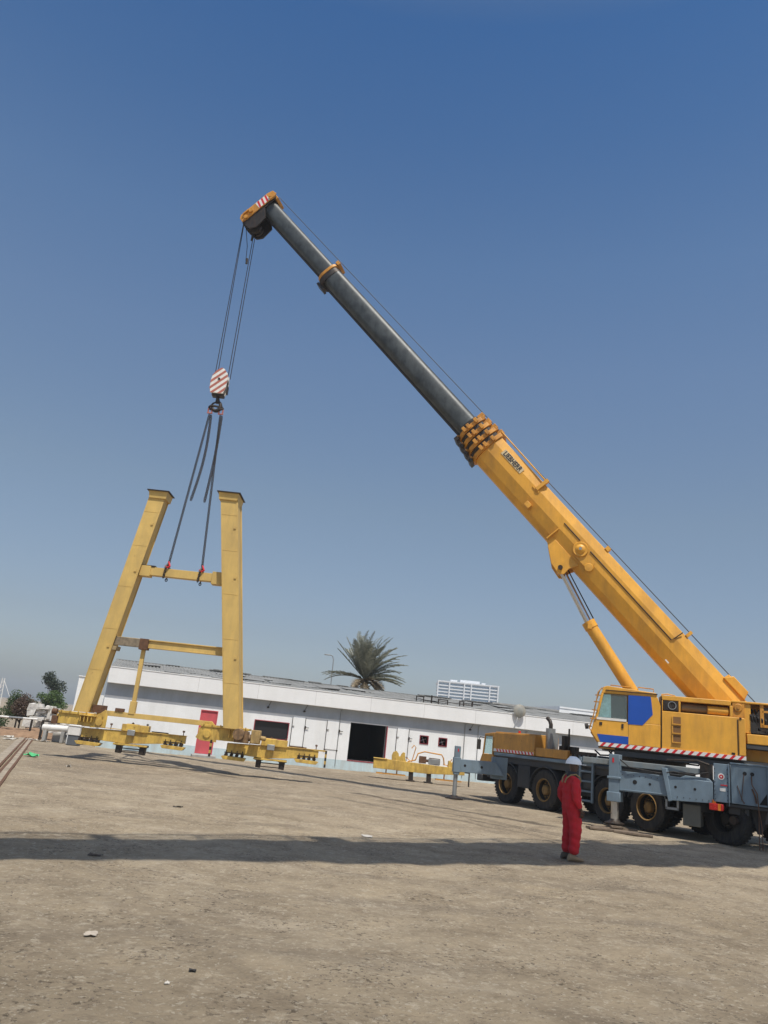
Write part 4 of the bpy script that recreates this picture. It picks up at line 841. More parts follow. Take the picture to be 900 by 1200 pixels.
def truck(M, parent, x0, x1, tag_mid):
    """bogie beam with wheel trucks, guide feet and guards; local x along beam"""
    L = x1-x0; c = (x0+x1)/2
    mb = MB(M); mb.prism([(x0, .72), (x0, 1.06), (c-.3, 1.10), (c+.35, 1.13), (x1, 1.12), (x1, .86), (c+.4, .72), (c-.3, .66)], -.17, .17); mb.box(x0-.02, x1+.02, -.21, .21, 1.12, 1.14); mb.box(c-.45, c+.5, -.24, .24, 1.10, 1.34); mb.box(c-.3, c+.1, -.21, .21, 1.3, 1.36)
    mb.box(c-.65, c+.55, -.25, .22, .60, .66)
    b = mb.build('bogie_beam', GYELB, parent, bevel=.01)
    for (a, bb) in ((x0-.15, x0+.75), (x1-.85, x1+.03)):
        zz = .60 if a < c else .74
        mb = MB(M); mb.prism([(a, zz), (a+.08, zz-.10), (bb-.08, zz-.12), (bb, zz-.02), (bb-.1, zz), (a+.1, zz+.02)], -.24, .24); w_ = mb.build('wheel_truck', GYELB, b, bevel=.008)
        mb = MB(M)
        for k in range(4):
            xx = a+.16+(bb-a-.32)*k/3; mb.cyl((xx, -.2, zz+.06), (xx, .2, zz+.06), .06, n=12); mb.cyl((xx, -.2, zz+.02), (xx, -.2, zz+.22), .016, n=6)
        mb.box(a+.1, bb-.1, -.18, .18, zz+.12, zz+.15); mb.build('roller', DSTL, w_)
    for (xx, ww) in ((c-.55, .2), (c+.28, .22)):
        mb = MB(M); mb.prism([(xx, .66), (xx+ww, .66), (xx+ww-.02, .32), (xx+.0, .34)], -.16, -.04); mb.prism([(xx, .66), (xx+ww, .66), (xx+ww-.02, .32), (xx+.0, .34)], .04, .16); mb.box(xx-.05, xx+ww+.05, -.18, .18, .58, .66); mb.cyl((xx+ww/2, -.2, .4), (xx+ww/2, .2, .4), .05); mb.build('rail_clamp', DSTL, b)
    mb = MB(M); mb.box(c-.4, c+.35, -.02, .02, .36, .39); mb.cyl((c-.4, 0, .5), (c+.35, 0, .5), .018); mb.build('tie_bar', DSTL, b)
    mb = MB(M); mb.box(c-.22, c+.05, -.32, -.22, .96, 1.16); mb.build('junction_box', GSTL, b, bevel=.015)
    mb = MB(M)
    for xx in (c-.85, c-.1, c+.42, x1-.1): mb.cyl((xx, -.1, 1.1), (xx, -.1, 1.42 if abs(xx-c) < .6 else 1.3), .016, n=8); mb.box(xx-.04, xx+.04, -.13, -.07, 1.36 if abs(xx-c) < .6 else 1.25, 1.40 if abs(xx-c) < .6 else 1.31)
    mb.box(c+.6, c+1.2, -.1, -.05, 1.14, 1.18); mb.build('fitting', RSTL, b)
    return b
TL = GI @ Matrix.Translation((-10.0, 0, 0)) @ Matrix.Rotation(RAD(6), 4, 'Z')
TR = GI @ Matrix.Translation((-4.85, 0, 0)) @ Matrix.Rotation(RAD(6), 4, 'Z')
truck(TL, ga, .0, 3.68, 0); truck(TR, ga, .1, 3.4, 0)
def guard(x, M, arm):
    mb = MB(M)
    if arm: mb.box(x-.45, x+.03, -.03, .03, 1.10, 1.15, 1)
    for k in range(5): mb.box(x-.035, x+.035, -.035, .035, .56+.115*k, .56+.115*(k+1), k % 2)
    mb.build('rail_guard', [DSTL, GYELB], ga)
guard(-1.17, GI, True); guard(-5.28, GI @ Matrix.Translation((0, -.3, -.02)), False); guard(-11.35, GI @ Matrix.Translation((0, -.1, .35)), True) if False else None

# ------------------------------------------------------------------ spare bogie on the ground
BGM = Matrix.Translation((2.85, 37.7, 0))
sb = thing('spare_bogie', 'long yellow bogie beam with clamps and piping resting on the ground before the warehouse', 'bogie', BGM)
mb = MB(); mb.prism([(-2.12, .42), (-2.12, .80), (-1.5, .86), (2.1, .76), (2.12, .50), (.3, .40)], -.2, .2); mb.box(-2.14, -1.5, -.24, .24, .84, .88); mb.build('beam', GYELB, sb, bevel=.01)
mb = MB(); mb.prism([(-.62, .82), (-1.28, .84), (-1.30, 1.05), (-1.24, 1.20), (-1.10, 1.27), (-1.0, 1.16), (-.97, 1.04), (-.90, 1.03), (-.86, 1.14), (-.78, 1.24), (-.70, 1.22), (-.68, 1.0)], -.18, .18); mb.build('clamp', GYELB, sb, bevel=.01)
mb = MB(); mb.prism([(1.33, .77), (1.74, .75), (1.76, .95), (1.70, 1.08), (1.60, 1.12), (1.54, 1.02), (1.48, 1.0), (1.42, 1.08), (1.35, 1.06)], -.18, .18); mb.build('clamp', GYELB, sb, bevel=.01)
mb = MB(); mb.tube([(-.55, -.15, .85), (-.2, -.15, .95), (-.1, -.15, 1.25), (.2, -.15, 1.36), (1.0, -.15, 1.30), (1.1, -.15, 1.15), (1.15, -.15, .85)], .03); mb.tube([(-.6, .1, 1.0), (-.35, .1, .85), (-.2, .1, 1.5), (-.3, .1, 1.6), (-.4, .1, 1.45)], .022); mb.tube([(1.1, -.1, .9), (1.3, -.1, .85), (1.5, -.1, 1.15)], .02); mb.build('pipework', YELR, sb)
mb = MB(); mb.box(-.02, .3, -.2, .1, .84, 1.15); mb.cyl((.45, 0, .97), (.95, 0, .96), .15, n=20); mb.cyl((.3, 0, .97), (.45, 0, .97), .06); mb.build('motor', RSTL, sb, bevel=.01)
mb = MB(); mb.box(.4, .95, -.2, -.15, .84, 1.08); mb.build('junction_box', GSTL, sb, bevel=.01)
for x in (-.35, .48):
    mb = MB(); mb.prism([(x-.1, .5), (x+.1, .5), (x+.12, .03), (x-.08, .0)], -.15, .15); mb.box(x-.2, x+.2, -.2, .2, .0, .05); mb.build('foot', DSTL, sb, bevel=.008)
mb = MB(); mb.box(-1.95, -.6, -.2, .2, .20, .25); mb.cyl((-1.5, 0, .25), (-1.5, 0, .5), .03); mb.cyl((-1.0, 0, .25), (-1.0, 0, .5), .03); mb.build('lower_rail', YELR, sb)
mb = MB(); mb.box(.8, 2.0, -.2, .2, .18, .23); mb.cyl((1.2, 0, .2), (1.2, 0, .5), .03); mb.cyl((1.8, 0, .2), (1.8, 0, .5), .03); mb.build('lower_rail', YELR, sb)
mb = MB(); mb.cyl((2.4, .3, 0), (2.4, .3, .62), .035); mb.box(2.05, 2.43, .27, .33, .58, .64); mb.build('rail_guard', DSTL, sb)

# ------------------------------------------------------------------ mats under the rear jack
def plank(x, y, rz, w, l, z, lab):
    o = MB(Matrix.Identity(4)); o.box(-l/2, l/2, -w/2, w/2, 0, .055); ob_ = o.build('timber_plank', mat('grey_weathered_timber', (.16, .12, .085), .9, var=.35, scale=9), bevel=.006)
    ob_.location = (x, y, z); ob_.rotation_euler = (0, 0, rz); ob_['label'] = lab; ob_['category'] = 'plank'; ob_['group'] = 'planks under the rear jack'
JX, JY = 10.0-.853*3.03, 21.7+.522*3.03
plank(JX, JY, .2, .28, 1.3, .0, 'lowest long plank right beneath the rear jack foot')
plank(JX-.05, JY+.02, 1.6, .3, .7, .06, 'short crosswise plank directly under the rear jack foot')
plank(JX-.25, JY-.75, -.15, .24, 1.3, .0, 'long loose plank lying nearer the camera than the rear jack')
plank(JX+.15, JY-1.15, -.35, .22, 1.0, .0, 'nearest loose plank on the ground before the rear jack')
plank(JX-.55, JY-.35, .5, .2, .8, .0, 'skewed loose plank left of the rear jack')

# ------------------------------------------------------------------ crane rails on the left
dr_ = Vector((-.352, .936, 0)); nr_ = Vector((.936, .352, 0)); o_r = Vector((-9.9, 22.96, 0))
for k, (off, lab) in enumerate((((0, .13), 'left rusty crane rail with its guard strip, running in from the left edge'), ((.34,), 'single rusty crane rail nearest the green bag'))):
    ra = thing('crane_rail', lab, 'rail', frame(o_r, dr_), 'crane rails at the left edge')
    for q in off:
        mb = MB(); n_ = 60; pr_ = []
        for j in range(n_+1):
            x = -12+34*j/n_; z_ = .028+.008*fbm(x*.3, q*5, 3); y_ = -q+.012*fbm(x*.2, q, 7); pr_.append([(x, y_-.032, -.08), (x, y_+.032, -.08), (x, y_+.032, z_), (x, y_-.032, z_)])
        mb.loft(pr_); mb.build('rail_head', RSTL, ra)
mb = MB(frame(o_r, dr_)); mb.box(-12, 22, -.31, -.16, -.06, .010); mb.box(-12, 22, .05, .30, -.06, .006)
o = mb.build('track_bed', mat('oily_concrete_strip', (.30, .25, .19), .9, var=.35, scale=2), kind='structure')

# ------------------------------------------------------------------ left background
def leafcloud(mb, c, rad, n, size, seed, clumps=9, bias=0.):
    rnd = random.Random(seed); cl = []
    for _ in range(clumps):
        while True:
            p_ = Vector((rnd.uniform(-1, 1), rnd.uniform(-1, 1), rnd.uniform(-1, 1)))
            if p_.length < 1: break
        cl.append((p_*.72, rnd.uniform(.28, .5)))
    for _ in range(n):
        q, r_ = rnd.choice(cl); d = Vector((rnd.gauss(0, 1), rnd.gauss(0, 1), rnd.gauss(0, 1))).normalized()*r_*rnd.random()**.4
        p_ = q+d; P = Vector((c[0]+p_.x*rad[0], c[1]+p_.y*rad[1], c[2]+p_.z*rad[2]))
        a = Vector((rnd.gauss(0, 1), rnd.gauss(0, 1), rnd.gauss(0, .7))).normalized(); b = a.orthogonal().normalized(); b = (Matrix.Rotation(rnd.random()*6, 3, a) @ b)
        s_ = size*rnd.uniform(.6, 1.3)
        mb.add([P-a*s_, P+b*s_*.45, P+a*s_, P-b*s_*.45], [(0, 1, 2, 3)])
LG = leafmat('green_foliage', (.035, .065, .02), (.09, .13, .04)); LB = leafmat('brownish_foliage', (.10, .055, .045), (.15, .11, .07)); LD = leafmat('dark_grey_green_foliage', (.03, .045, .03), (.06, .08, .045))
LL = leafmat('light_green_foliage', (.06, .11, .025), (.12, .18, .05)); BARK = mat('grey_brown_bark', (.09, .07, .055), .95, var=.3, scale=12, bump=.5)
def tree(name, lab, cat, base, rad, h, leaf, n, size, seed, trunk=.12, clumps=9, limbs=5, group=None):
    t = thing(name, lab, cat, Matrix.Translation(base), group)
    rnd = random.Random(seed); mb = MB()
    mb.tube([(0, 0, -.1), (rnd.uniform(-.1, .1), 0, h*.5), (rnd.uniform(-.2, .2), 0, h)], [trunk, trunk*.8, trunk*.4], 8)
    for k in range(limbs):
        a = rnd.random()*6; z0 = h*rnd.uniform(.35, .75); mb.tube([(0, 0, z0), (cos(a)*rad[0]*.35, sin(a)*rad[1]*.35, z0+rad[2]*.4), (cos(a)*rad[0]*.75, sin(a)*rad[1]*.75, h+rad[2]*rnd.uniform(-.2, .6))], [trunk*.5, trunk*.35, trunk*.1], 6)
    mb.build('trunk', BARK, t)
    mb = MB(); leafcloud(mb, (0, 0, h), rad, n, size, seed+1, clumps); mb.build('crown', leaf, t, smooth=False)
    return t
tree('small_tree', 'small round brownish purple tree behind the pipe rail at left', 'tree', (-18.45, 44, 0), (.82, .8, .72), 1.42, LB, 5200, .05, 11, .05, 22)
mb = None
tree('bush', 'green clipped bush just behind the brownish round tree', 'bush', (-21.2, 50, 0), (1.2, 1.1, .9), 1.4, LG, 5000, .07, 12, .06, 20)
tree('tree', 'tall wispy dark tree far off at the left', 'tree', (-30.2, 78, 0), (1.45, 1.3, 1.35), 3.6, LD, 2600, .10, 13, .09, 14, 8)
tree('bush', 'rounded bright green bush below the wispy tree', 'bush', (-28.9, 75, 0), (1.5, 1.3, 1.05), 1.85, LL, 7000, .09, 14, .08, 22)
tree('bush', 'large dark green shrub at the left edge of the picture', 'bush', (-20.2, 43, 0), (1.9, 1.2, 1.1), .95, LG, 7000, .08, 15, .06, 22)
# spiky plant
t = thing('spiky_plant', 'pale green spiky plant with long narrow leaves at the left edge', 'plant', Matrix.Translation((-19.0, 42, 0)))
mb = MB(); rnd = random.Random(4)
for k in range(46):
    a = rnd.random()*2*pi; e = rnd.uniform(.15, 1.3); L = rnd.uniform(.9, 1.5); pts = []
    for j in range(5):
        u_ = j/4; r_ = L*u_*cos(e)*(1+.2*u_); z = .35+L*u_*sin(e)-.25*u_*u_*L*(1-e/1.6); pts.append((Vector((cos(a)*r_, sin(a)*r_, z)), .035*(1-u_)+.003))
    sd_ = Vector((-sin(a), cos(a), 0)); v = []; 
    for p_, w_ in pts: v += [p_-sd_*w_, p_+sd_*w_]
    mb.add(v, [(2*j, 2*j+1, 2*j+3, 2*j+2) for j in range(4)])
mb.build('leaves', leafmat('pale_spiky_leaf', (.10, .16, .09), (.22, .28, .18)), t); mb = MB(); mb.tube([(0, 0, 0), (0, 0, .45)], [.12, .08], 8); mb.build('stem', BARK, t)
# rubble wall
t = MB(Matrix.Translation((-16.3, 43, 0))); rnd = random.Random(9)
for k in range(150):
    x = rnd.uniform(-1.25, 2.9); hmax = 1.55 if x < .8 else 1.2; z = rnd.uniform(.0, hmax); a, b, c_ = rnd.uniform(.08, .3), rnd.uniform(.1, .25), rnd.uniform(.06, .18)
    y = rnd.uniform(-.35, .35)*(1.3-z*.5)
    j = lambda: rnd.uniform(-.05, .05)
    v = [(x+sx*a+j(), y+sy*b+j(), z+sz*c_+j()) for sx in (-1, 1) for sy in (-1, 1) for sz in (-1, 1)]
    t.add(v, [(0, 1, 3, 2), (4, 6, 7, 5), (0, 4, 5, 1), (2, 3, 7, 6), (0, 2, 6, 4), (1, 5, 7, 3)])
t.box(-1.2, 2.9, -.2, .2, 0, 1.0)
o = t.build('rubble_wall', RUBB, smooth=False); o['label'] = 'rough white lime washed rubble wall left of the hanging frame'; o['category'] = 'wall'
# soil bank
v = []; f = []; nx, ny = 60, 10
for j in range(ny):
    for i in range(nx):
        x = -24+9.6*i/(nx-1); y = 40.2+2.6*j/(ny-1); h = .36*sin(pi*min(1, j/(ny-1)*1.0))**.7*min(1, (nx-1-i)/8); v.append((x, y, h*(1+.6*fbm(x*.8, y*.8, 2))-.03))
for j in range(ny-1):
    for i in range(nx-1): f.append((j*nx+i, j*nx+i+1, (j+1)*nx+i+1, (j+1)*nx+i))
mb = MB(); mb.add(v, f); mb.build('soil_bank', SOIL, kind='structure')
# pipe barriers
t = thing('pipe_barrier', 'black and white pipe rail on two posts at the far left', 'barrier', Matrix.Translation((-16.6, 41, 0)))
mb = MB()
for k in range(8): mb.cyl((-5.5+.72*k, 0, .78+.016*k), (-5.5+.72*(k+1), 0, .78+.016*(k+1)), .05, mi=k % 2)
mb.build('rail', [GSTL, WHT], t)
for x in (0, -1.9, -3.8):
    mb = MB(); mb.cyl((x, 0, -.05), (x, 0, .88+x*.02), .055, n=10); mb.build('post', DSTL, t)
t = thing('post_frame', 'low black post frame standing just right of the pipe rail', 'barrier', Matrix.Translation((-15.65, 40, 0)))
mb = MB(); mb.box(-.05, .05, -.05, .05, 0, .86); mb.build('post', DSTL, t)
mb = MB(); mb.box(-.05, .6, -.045, .045, .86, .93); mb.build('top_bar', DSTL, t)
# white tank and box
t = thing('white_drum', 'white cylinder drum lying in front of the rubble wall', 'drum', Matrix.Translation((-14.6, 39.0, .0)))
mb = MB(); mb.lathe([(.02, -.62), (.14, -.60), (.15, -.56), (.15, -.2), (.155, -.19), (.155, -.15), (.15, -.14), (.14, .6), (.02, .62)], (0, 0, .64), (1, .05, .03), 24); mb.build('shell', WHT, t)
mb = MB(); mb.box(-.5, -.35, -.14, .14, 0, .52); mb.box(.35, .5, -.14, .14, 0, .52); mb.build('stand', CONC, t, bevel=.01)
t = thing('cabinet', 'small white box on grey base just left of the hanging frame', 'cabinet', Matrix.Translation((-13.25, 38.0, 0)))
mb = MB(); mb.box(-.3, .26, -.25, .25, .45, .86); mb.box(-.33, .29, -.28, .28, .86, .89); mb.build('casing', WHT, t, bevel=.02)
mb = MB(); mb.box(-.27, .24, -.22, .22, 0, .45); mb.build('base', mat('dark_grey_base', (.10, .11, .12), .7), t, bevel=.02)
t = MB(Matrix.Translation((-14.3, 39.6, 0))); t.box(-.5, .9, -.3, .3, 0, .42); t.box(.1, .5, -.5, -.3, 0, .3)
o = t.build('concrete_block', CONC, bevel=.03); o['label'] = 'low grey concrete block under the white drum'; o['category'] = 'block'

# distant lattice mast at left edge
t = thing('lattice_mast', 'faint pale lattice mast rising at the far left edge', 'mast', Matrix.Translation((-40.6, 90, 0)))
mb = MB()
for x in (-.3, .3): mb.cyl((x, 0, 0), (x*.4, 0, 3.8), .05, n=6)
for k in range(7): mb.cyl((-.28+.03*k, 0, .5*k+.2), (.28-.03*k, 0, .5*k+.6), .03, n=6)
mb.cyl((.1, 0, 3.6), (1.4, 0, 1.4), .03, n=6); mb.build('lattice', WHT, t)

# ------------------------------------------------------------------ palm
PX = Vector((-.1, 56, 0))
t = thing('palm_tree', 'wind blown date palm crown rising behind the warehouse roof', 'palm tree', Matrix.Translation(PX))
mb = MB(); n = 14
mb.tube([(0.05*sin(k), 0, 5.6*k/n) for k in range(n+1)], [.3-.008*k+(.03 if k % 2 else 0) for k in range(n+1)], 12); mb.build('trunk', BARK, t)
mb = MB(); rnd = random.Random(11)
def frond(az, el, L, droop, wind):
    v = []; f = []; N_ = 30; d0 = Vector((cos(az)*cos(el), sin(az)*cos(el), sin(el))); p_ = Vector((0, 0, 5.55)); d = d0.copy(); pts = [p_.copy()]
    for j in range(N_):
        d = (d+Vector((wind, 0, -droop))*(1/N_)*(.4+1.4*j/N_)).normalized(); p_ = p_+d*(L/N_); pts.append(p_.copy())
    mb.tube(pts, [.035*(1-j/(N_+1))+.006 for j in range(N_+1)], 4)
    for j in range(3, N_+1):
        t_ = (pts[j]-pts[j-1]).normalized(); s_ = t_.cross(Vector((0, 0, 1)))
        s_ = s_.normalized() if s_.length > .05 else Vector((0, 1, 0)); u_ = s_.cross(t_)
        u01 = j/N_; ll = .62*sin(pi*min(1, .18+u01*.78))**.7
        for sg in (-1, 1):
            for rep in range(2):
                dd = (t_*rnd.uniform(.6, 1.0)+s_*sg*rnd.uniform(.7, 1.1)+u_*rnd.uniform(.1, .5)+Vector((wind*.3, 0, -.25))).normalized()
                b = pts[j]-t_*(.06*rep); w_ = t_*.022
                q = b+dd*ll*rnd.uniform(.7, 1.1); m_ = b+dd*ll*.5+Vector((0, 0, .03))
                mb.add([b-w_, b+w_, m_+w_*.9, q, m_-w_*.9], [(0, 1, 2, 3, 4)])
specs = []
for k in range(42):
    specs.append((rnd.random()*2*pi, rnd.uniform(.85, 1.45), rnd.uniform(2.4, 3.6), rnd.uniform(.1, .8), rnd.uniform(.1, .8)))
for k in range(16): specs.append((rnd.uniform(-.9, .9), rnd.uniform(.05, .8), rnd.uniform(2.6, 3.3), rnd.uniform(.3, 1.0), .3))
for k in range(5): specs.append((pi+rnd.uniform(-.4, .4), rnd.uniform(.1, .35), rnd.uniform(2.6, 3.2), rnd.uniform(.5, .9), 0))
specs += [(pi+.1, .85, 3.3, .05, 0), (pi-.15, 1.05, 3.3, .0, 0), (pi, .75, 2.9, .05, 0)]
for s_ in specs: frond(*s_)
mb.build('crown', leafmat('dusty_palm_leaf', (.14, .145, .10), (.32, .315, .235), .25), t, smooth=False)
mb = MB()
for k in range(14): frond(rnd.random()*6.28, rnd.uniform(-.5, .25), rnd.uniform(1.6, 2.6), rnd.uniform(1.0, 2.2), .2)
mb.build('dead_fronds', leafmat('dry_palm_leaf', (.16, .12, .07), (.28, .22, .14), .1), t, smooth=False)
mb = MB()
for k in range(60): a = rnd.random()*6.28; z = rnd.uniform(4.6, 5.6); mb.tube([(cos(a)*.2, sin(a)*.2, z), (cos(a)*.5, sin(a)*.5, z+rnd.uniform(-.5, .3))], [.05, .015], 5)
mb.build('dead_frond_base', mat('brown_frond_base', (.16, .11, .06), .9, var=.3), t)

# street lamp behind roof
t = thing('street_lamp', 'thin street lamp with single arm left of the palm', 'street lamp', Matrix.Translation((-3.1, 70, 0)))
mb = MB(); mb.tube([(.1, 0, 0), (0, 0, 7.9), (-.1, 0, 8.25), (-.4, 0, 8.33)], .045, 6); mb.build('pole', GSTL, t)
mb = MB(); mb.box(-.85, -.35, -.12, .12, 8.27, 8.36); mb.build('lamp_head', GSTL, t, bevel=.02)

# far tower block
t = thing('tower_block', 'distant pale tower with white horizontal louvre bands on the horizon', 'building', frame((51.8, 400, 0), (1, -.06, 0)))
TG = mat('pale_blue_glass_wall', (.30, .40, .50), .4, var=.05, bump=0); TW = mat('white_tower_band', (.72, .74, .76), .7, var=.03, bump=0)
mb = MB(); mb.box(-15, 15, 0, 22, 0, 31.4); mb.build('glazing', TG, t, smooth=False)
mb = MB()
for k in range(20): z = .6+1.6*k; mb.box(-15.4, 15.4, -.9, 22.4, z, z+.6)
mb.box(-15.6, 15.6, -1.1, 22.6, 31.4, 32.0); mb.build('louvre_band', TW, t, smooth=False)
for x in (-15.3, -9.5, -2, 1.5, 10.8, 15.0):
    mb = MB(); mb.box(x-.3, x+.3, -1.4, -.95, 0, 32.0); mb.build('mullion', TW, t, smooth=False)
mb = MB(); mb.box(-9, -5.5, 4, 8, 32, 33.2); mb.box(-4, 6, 4, 12, 32, 33.6); mb.box(7, 9, 4, 8, 32, 33); mb.build('roof_plant', TW, t, smooth=False)

# ------------------------------------------------------------------ overhead gantry girder (unseen, tapered to fit the long band of shade it casts)
gm = frame((-1.38, 3.31, 0), (.8155, .5787, 0))
t = thing('overhead_girder', 'high travelling gantry girder above the yard with walkway handrail', 'gantry girder', gm)
mb = MB(); mb.prism([(-14, 20.0), (30, 20.0), (30, 13.3), (0, 19.15), (-14, 19.15)], -1.2, 0); mb.build('girder', GYEL, t)
mb = MB(); x = -14
while x < 30: mb.box(x-.04, x+.04, -.1, -.02, 20, 21.1); x += 1.7
mb.box(-14, 30, -.1, -.03, 21.04, 21.11); mb.box(-14, 30, -.09, -.04, 20.5, 20.56); mb.build('handrail', GYEL, t)
for k, (x, w_, y_) in enumerate(((-3.0, .5, -.12), (1.3, .35, -.12), (5.2, .7, -.1), (8.3, .3, -.12), (12.5, .6, -.1), (16.5, .4, -.12))):
    mb = MB(); mb.box(x, x+w_, y_, y_+.35, 20.0, 20.35); mb.build('shade_bump_box', DSTL, t)  # boxes added to put bumps along the shade band's far edge
mb = MB(); x = -14
while x < 29:
    mb.tube([(x+1.4*q/6, -1.16, 19.1-.2*max(0, x)-.3*sin(pi*q/6)) for q in range(7)], .06, 6); x += 1.4
mb.build('shade_edge_loop', BLK, t)  # hanging loops added to make the shade band's near edge uneven
for x in (-15, 31):
    for y in (-3.5, 3.5):
        mb = MB(); c0_ = -.6; mb.loft([[(x-.3, c0_+y-.25, 0), (x+.3, c0_+y-.25, 0), (x+.3, c0_+y+.25, 0), (x-.3, c0_+y+.25, 0)], [(x-.3, c0_+y*.1-.25, 20), (x+.3, c0_+y*.1-.25, 20), (x+.3, c0_+y*.1+.25, 20), (x-.3, c0_+y*.1+.25, 20)]]); mb.build('leg', GYEL, t)
    mb = MB(); mb.box(min(x, x*.93), max(x, x*.93), -.9, -.3, 18.5, 19.9); mb.build('end_connection', GYEL, t)

# ------------------------------------------------------------------ litter
def sheet(name, lab, cat, x, y, w, d, m, seed, h=.03, rz=0.):
    rnd = random.Random(seed); n = 6; v = []
    for j in range(n):
        for i in range(n):
            e = rnd.uniform(.75, 1.05) if i in (0, n-1) or j in (0, n-1) else 1
            px, py = (i/(n-1)-.5)*w*e, (j/(n-1)-.5)*d*e; v.append((px, py, gz(x+px, y+py)+.010+h*abs(fbm(px*7/w, py*7/d, seed))))
    v2 = [(a, b, c_-.004) for a, b, c_ in v]; f = []
    for j in range(n-1):
        for i in range(n-1): q = (j*n+i, j*n+i+1, (j+1)*n+i+1, (j+1)*n+i); f.append(q); f.append(tuple(k+n*n for k in q[::-1]))
    mb = MB(); mb.add(v+v2, f); o = mb.build(name, m, smooth=False); o.location = (x, y, 0); o['label'] = lab; o['category'] = cat
PAP = mat('dusty_paper', (.38, .33, .27), .9, var=.15, scale=20)
WPL = mat('white_litter_plastic', (.46, .43, .38), .6, var=.1)
sheet('paper_scrap', 'crumpled beige paper scrap alone in the left foreground', 'paper', -2.12, 7.45, .12, .12, PAP, 1, .022, .3)
sheet('paper_scrap', 'tiny white scrap in the foreground left of centre', 'paper', -1.2, 6.35, .04, .035, WPL, 2, .010)
sheet('paper_scrap', 'flat pale card scrap just beyond the long shadow band', 'paper', .33, 16.0, .22, .2, WPL, 3, .02)
sheet('plastic_bag', 'bright green plastic bag lying beside the left rail', 'bag', -11.05, 27.9, .45, .5, mat('bright_green_plastic', (.08, .42, .17), .5, var=.15), 4, .22)
sheet('plastic_cup', 'crumpled white cup on the dark earth near the green bag', 'cup', -8.69, 24.9, .13, .12, WPL, 5, .08)
sheet('dark_rag', 'small dark rag in the lower left foreground', 'rag', -1.08, 6.63, .06, .04, BLK, 6, .02)
sheet('dry_twig_clump', 'dark twig clump at the near edge of the shadow band', 'twigs', -3.3, 11.1, .2, .12, BARK, 7, .05)
sheet('dark_rag', 'dark scrap beyond the shadow band toward the hanging frame', 'rag', -3.65, 17.4, .2, .1, BLK, 8, .04)
for k, (x, y) in enumerate(((-15.6, 39), (-16.2, 38.2), (-14.9, 38.6), (-15.9, 37.2), (-16.9, 39.4))):
    sheet('litter_scrap', ['white rag heap by the rail end, farthest right', 'pale scrap left of the rails near the barrier', 'white scrap right of the rail end', 'pale scrap nearest the camera among those by the rails', 'white scrap under the pipe rail'][k], 'litter', x, y, .5, .4, WPL, 20+k, .1)

# ------------------------------------------------------------------ person
PM = Matrix.Translation((4.12, 15.5, 0)) @ Matrix.Rotation(RAD(14), 4, 'Z')
pr = thing('person', 'person in red coveralls and white hard hat standing with their back to the hanging frame', 'person', PM)
pr['label'] = 'person in red coveralls and white hard hat standing before the crane wheels'
def skin(name, verts, edges, rads, m, parent, sub=2, disp=0.):
    me = bpy.data.meshes.new('tmp'); me.from_pydata(verts, edges, []); ob_ = bpy.data.objects.new('tmp', me); col.objects.link(ob_)
    ob_.modifiers.new('s', 'SKIN'); sv = me.skin_vertices[0].data
    for i, r_ in enumerate(rads): sv[i].radius = r_ if isinstance(r_, tuple) else (r_, r_); sv[i].use_root = (i == 0)
    ss = ob_.modifiers.new('u', 'SUBSURF'); ss.levels = sub; ss.render_levels = sub
    dg = bpy.context.evaluated_depsgraph_get(); dg.update(); me2 = bpy.data.meshes.new_from_object(ob_.evaluated_get(dg)); bpy.data.objects.remove(ob_)
    if disp:
        for v_ in me2.vertices: v_.co += v_.normal*disp*(fbm(v_.co.x*9, v_.co.y*9, v_.co.z*5)+.5*sin(v_.co.z*45+v_.co.x*20))
    me2.name = name; me2.materials.clear(); me2.materials.append(m); me2.shade_smooth()
    o_ = bpy.data.objects.new(name, me2); col.objects.link(o_); o_.parent = parent; return o_
SKIN = mat('dark_brown_skin', (.075, .04, .025), .5, var=.08, bump=0)
COV = mat('red_coverall_cloth', (.52, .013, .024), .85, var=.12, scale=6, dirt=(.22, .02, .02), dirtamt=.5, bump=.3, bscale=60)
V = []; E = []; Rr = []
def jv(p_, r_, prev=None):
    V.append(p_); Rr.append(r_)
    if prev is not None: E.append((prev, len(V)-1))
    return len(V)-1
# body: x ahead, y left
pel = jv((0, 0, .96), (.14, .11)); sp1 = jv((-.01, 0, 1.15), (.13, .10), pel); ch = jv((-.03, 0, 1.36), (.15, .11), sp1); nk = jv((-.01, 0, 1.50), .06, ch); nk2 = jv((.01, 0, 1.56), .056, nk)
hd0 = jv((.02, 0, 1.62), (.075, .085), nk2); hd1 = jv((.02, 0, 1.69), (.078, .095), hd0); hd2 = jv((.01, 0, 1.76), (.06, .07), hd1)
hands = []
for sg in (-1, 1):
    sh = jv((-.04, sg*.19, 1.42), .065, ch); el = jv((-.09, sg*.26, 1.13), .045, sh); wr = jv((.05, sg*.27, .90), .028, el); pm = jv((.075, sg*.27, .845), (.034, .022), wr); hands.append((sg, pm))
    hp_ = jv((0, sg*.10, .90), .10, pel); kn = jv((.02, sg*.12, .50), .062, hp_); an_ = jv((-.03, sg*.12, .10), .04, kn); ft = jv((.10, sg*.13, .05), .035, an_)
bd = skin('body', V, E, Rr, SKIN, pr, 2)
fm = MB()
for sg in (-1, 1):
    for k in range(4):
        bx = .10-.019*k; fm.tube([(bx, sg*.268, .85), (bx+.004, sg*.262, .812), (bx+.004, sg*.25, .782), (bx-.006, sg*.238, .762+.006*abs(k-1))], [.0105, .0095, .0085, .006], 8)
    fm.tube([(.10, sg*.262, .88), (.125, sg*.25, .852), (.13, sg*.238, .825)], [.012, .0105, .007], 8)
bmx = bmesh.new(); bmx.from_mesh(bd.data)
vs_ = [bmx.verts.new(p_) for p_ in fm.v]
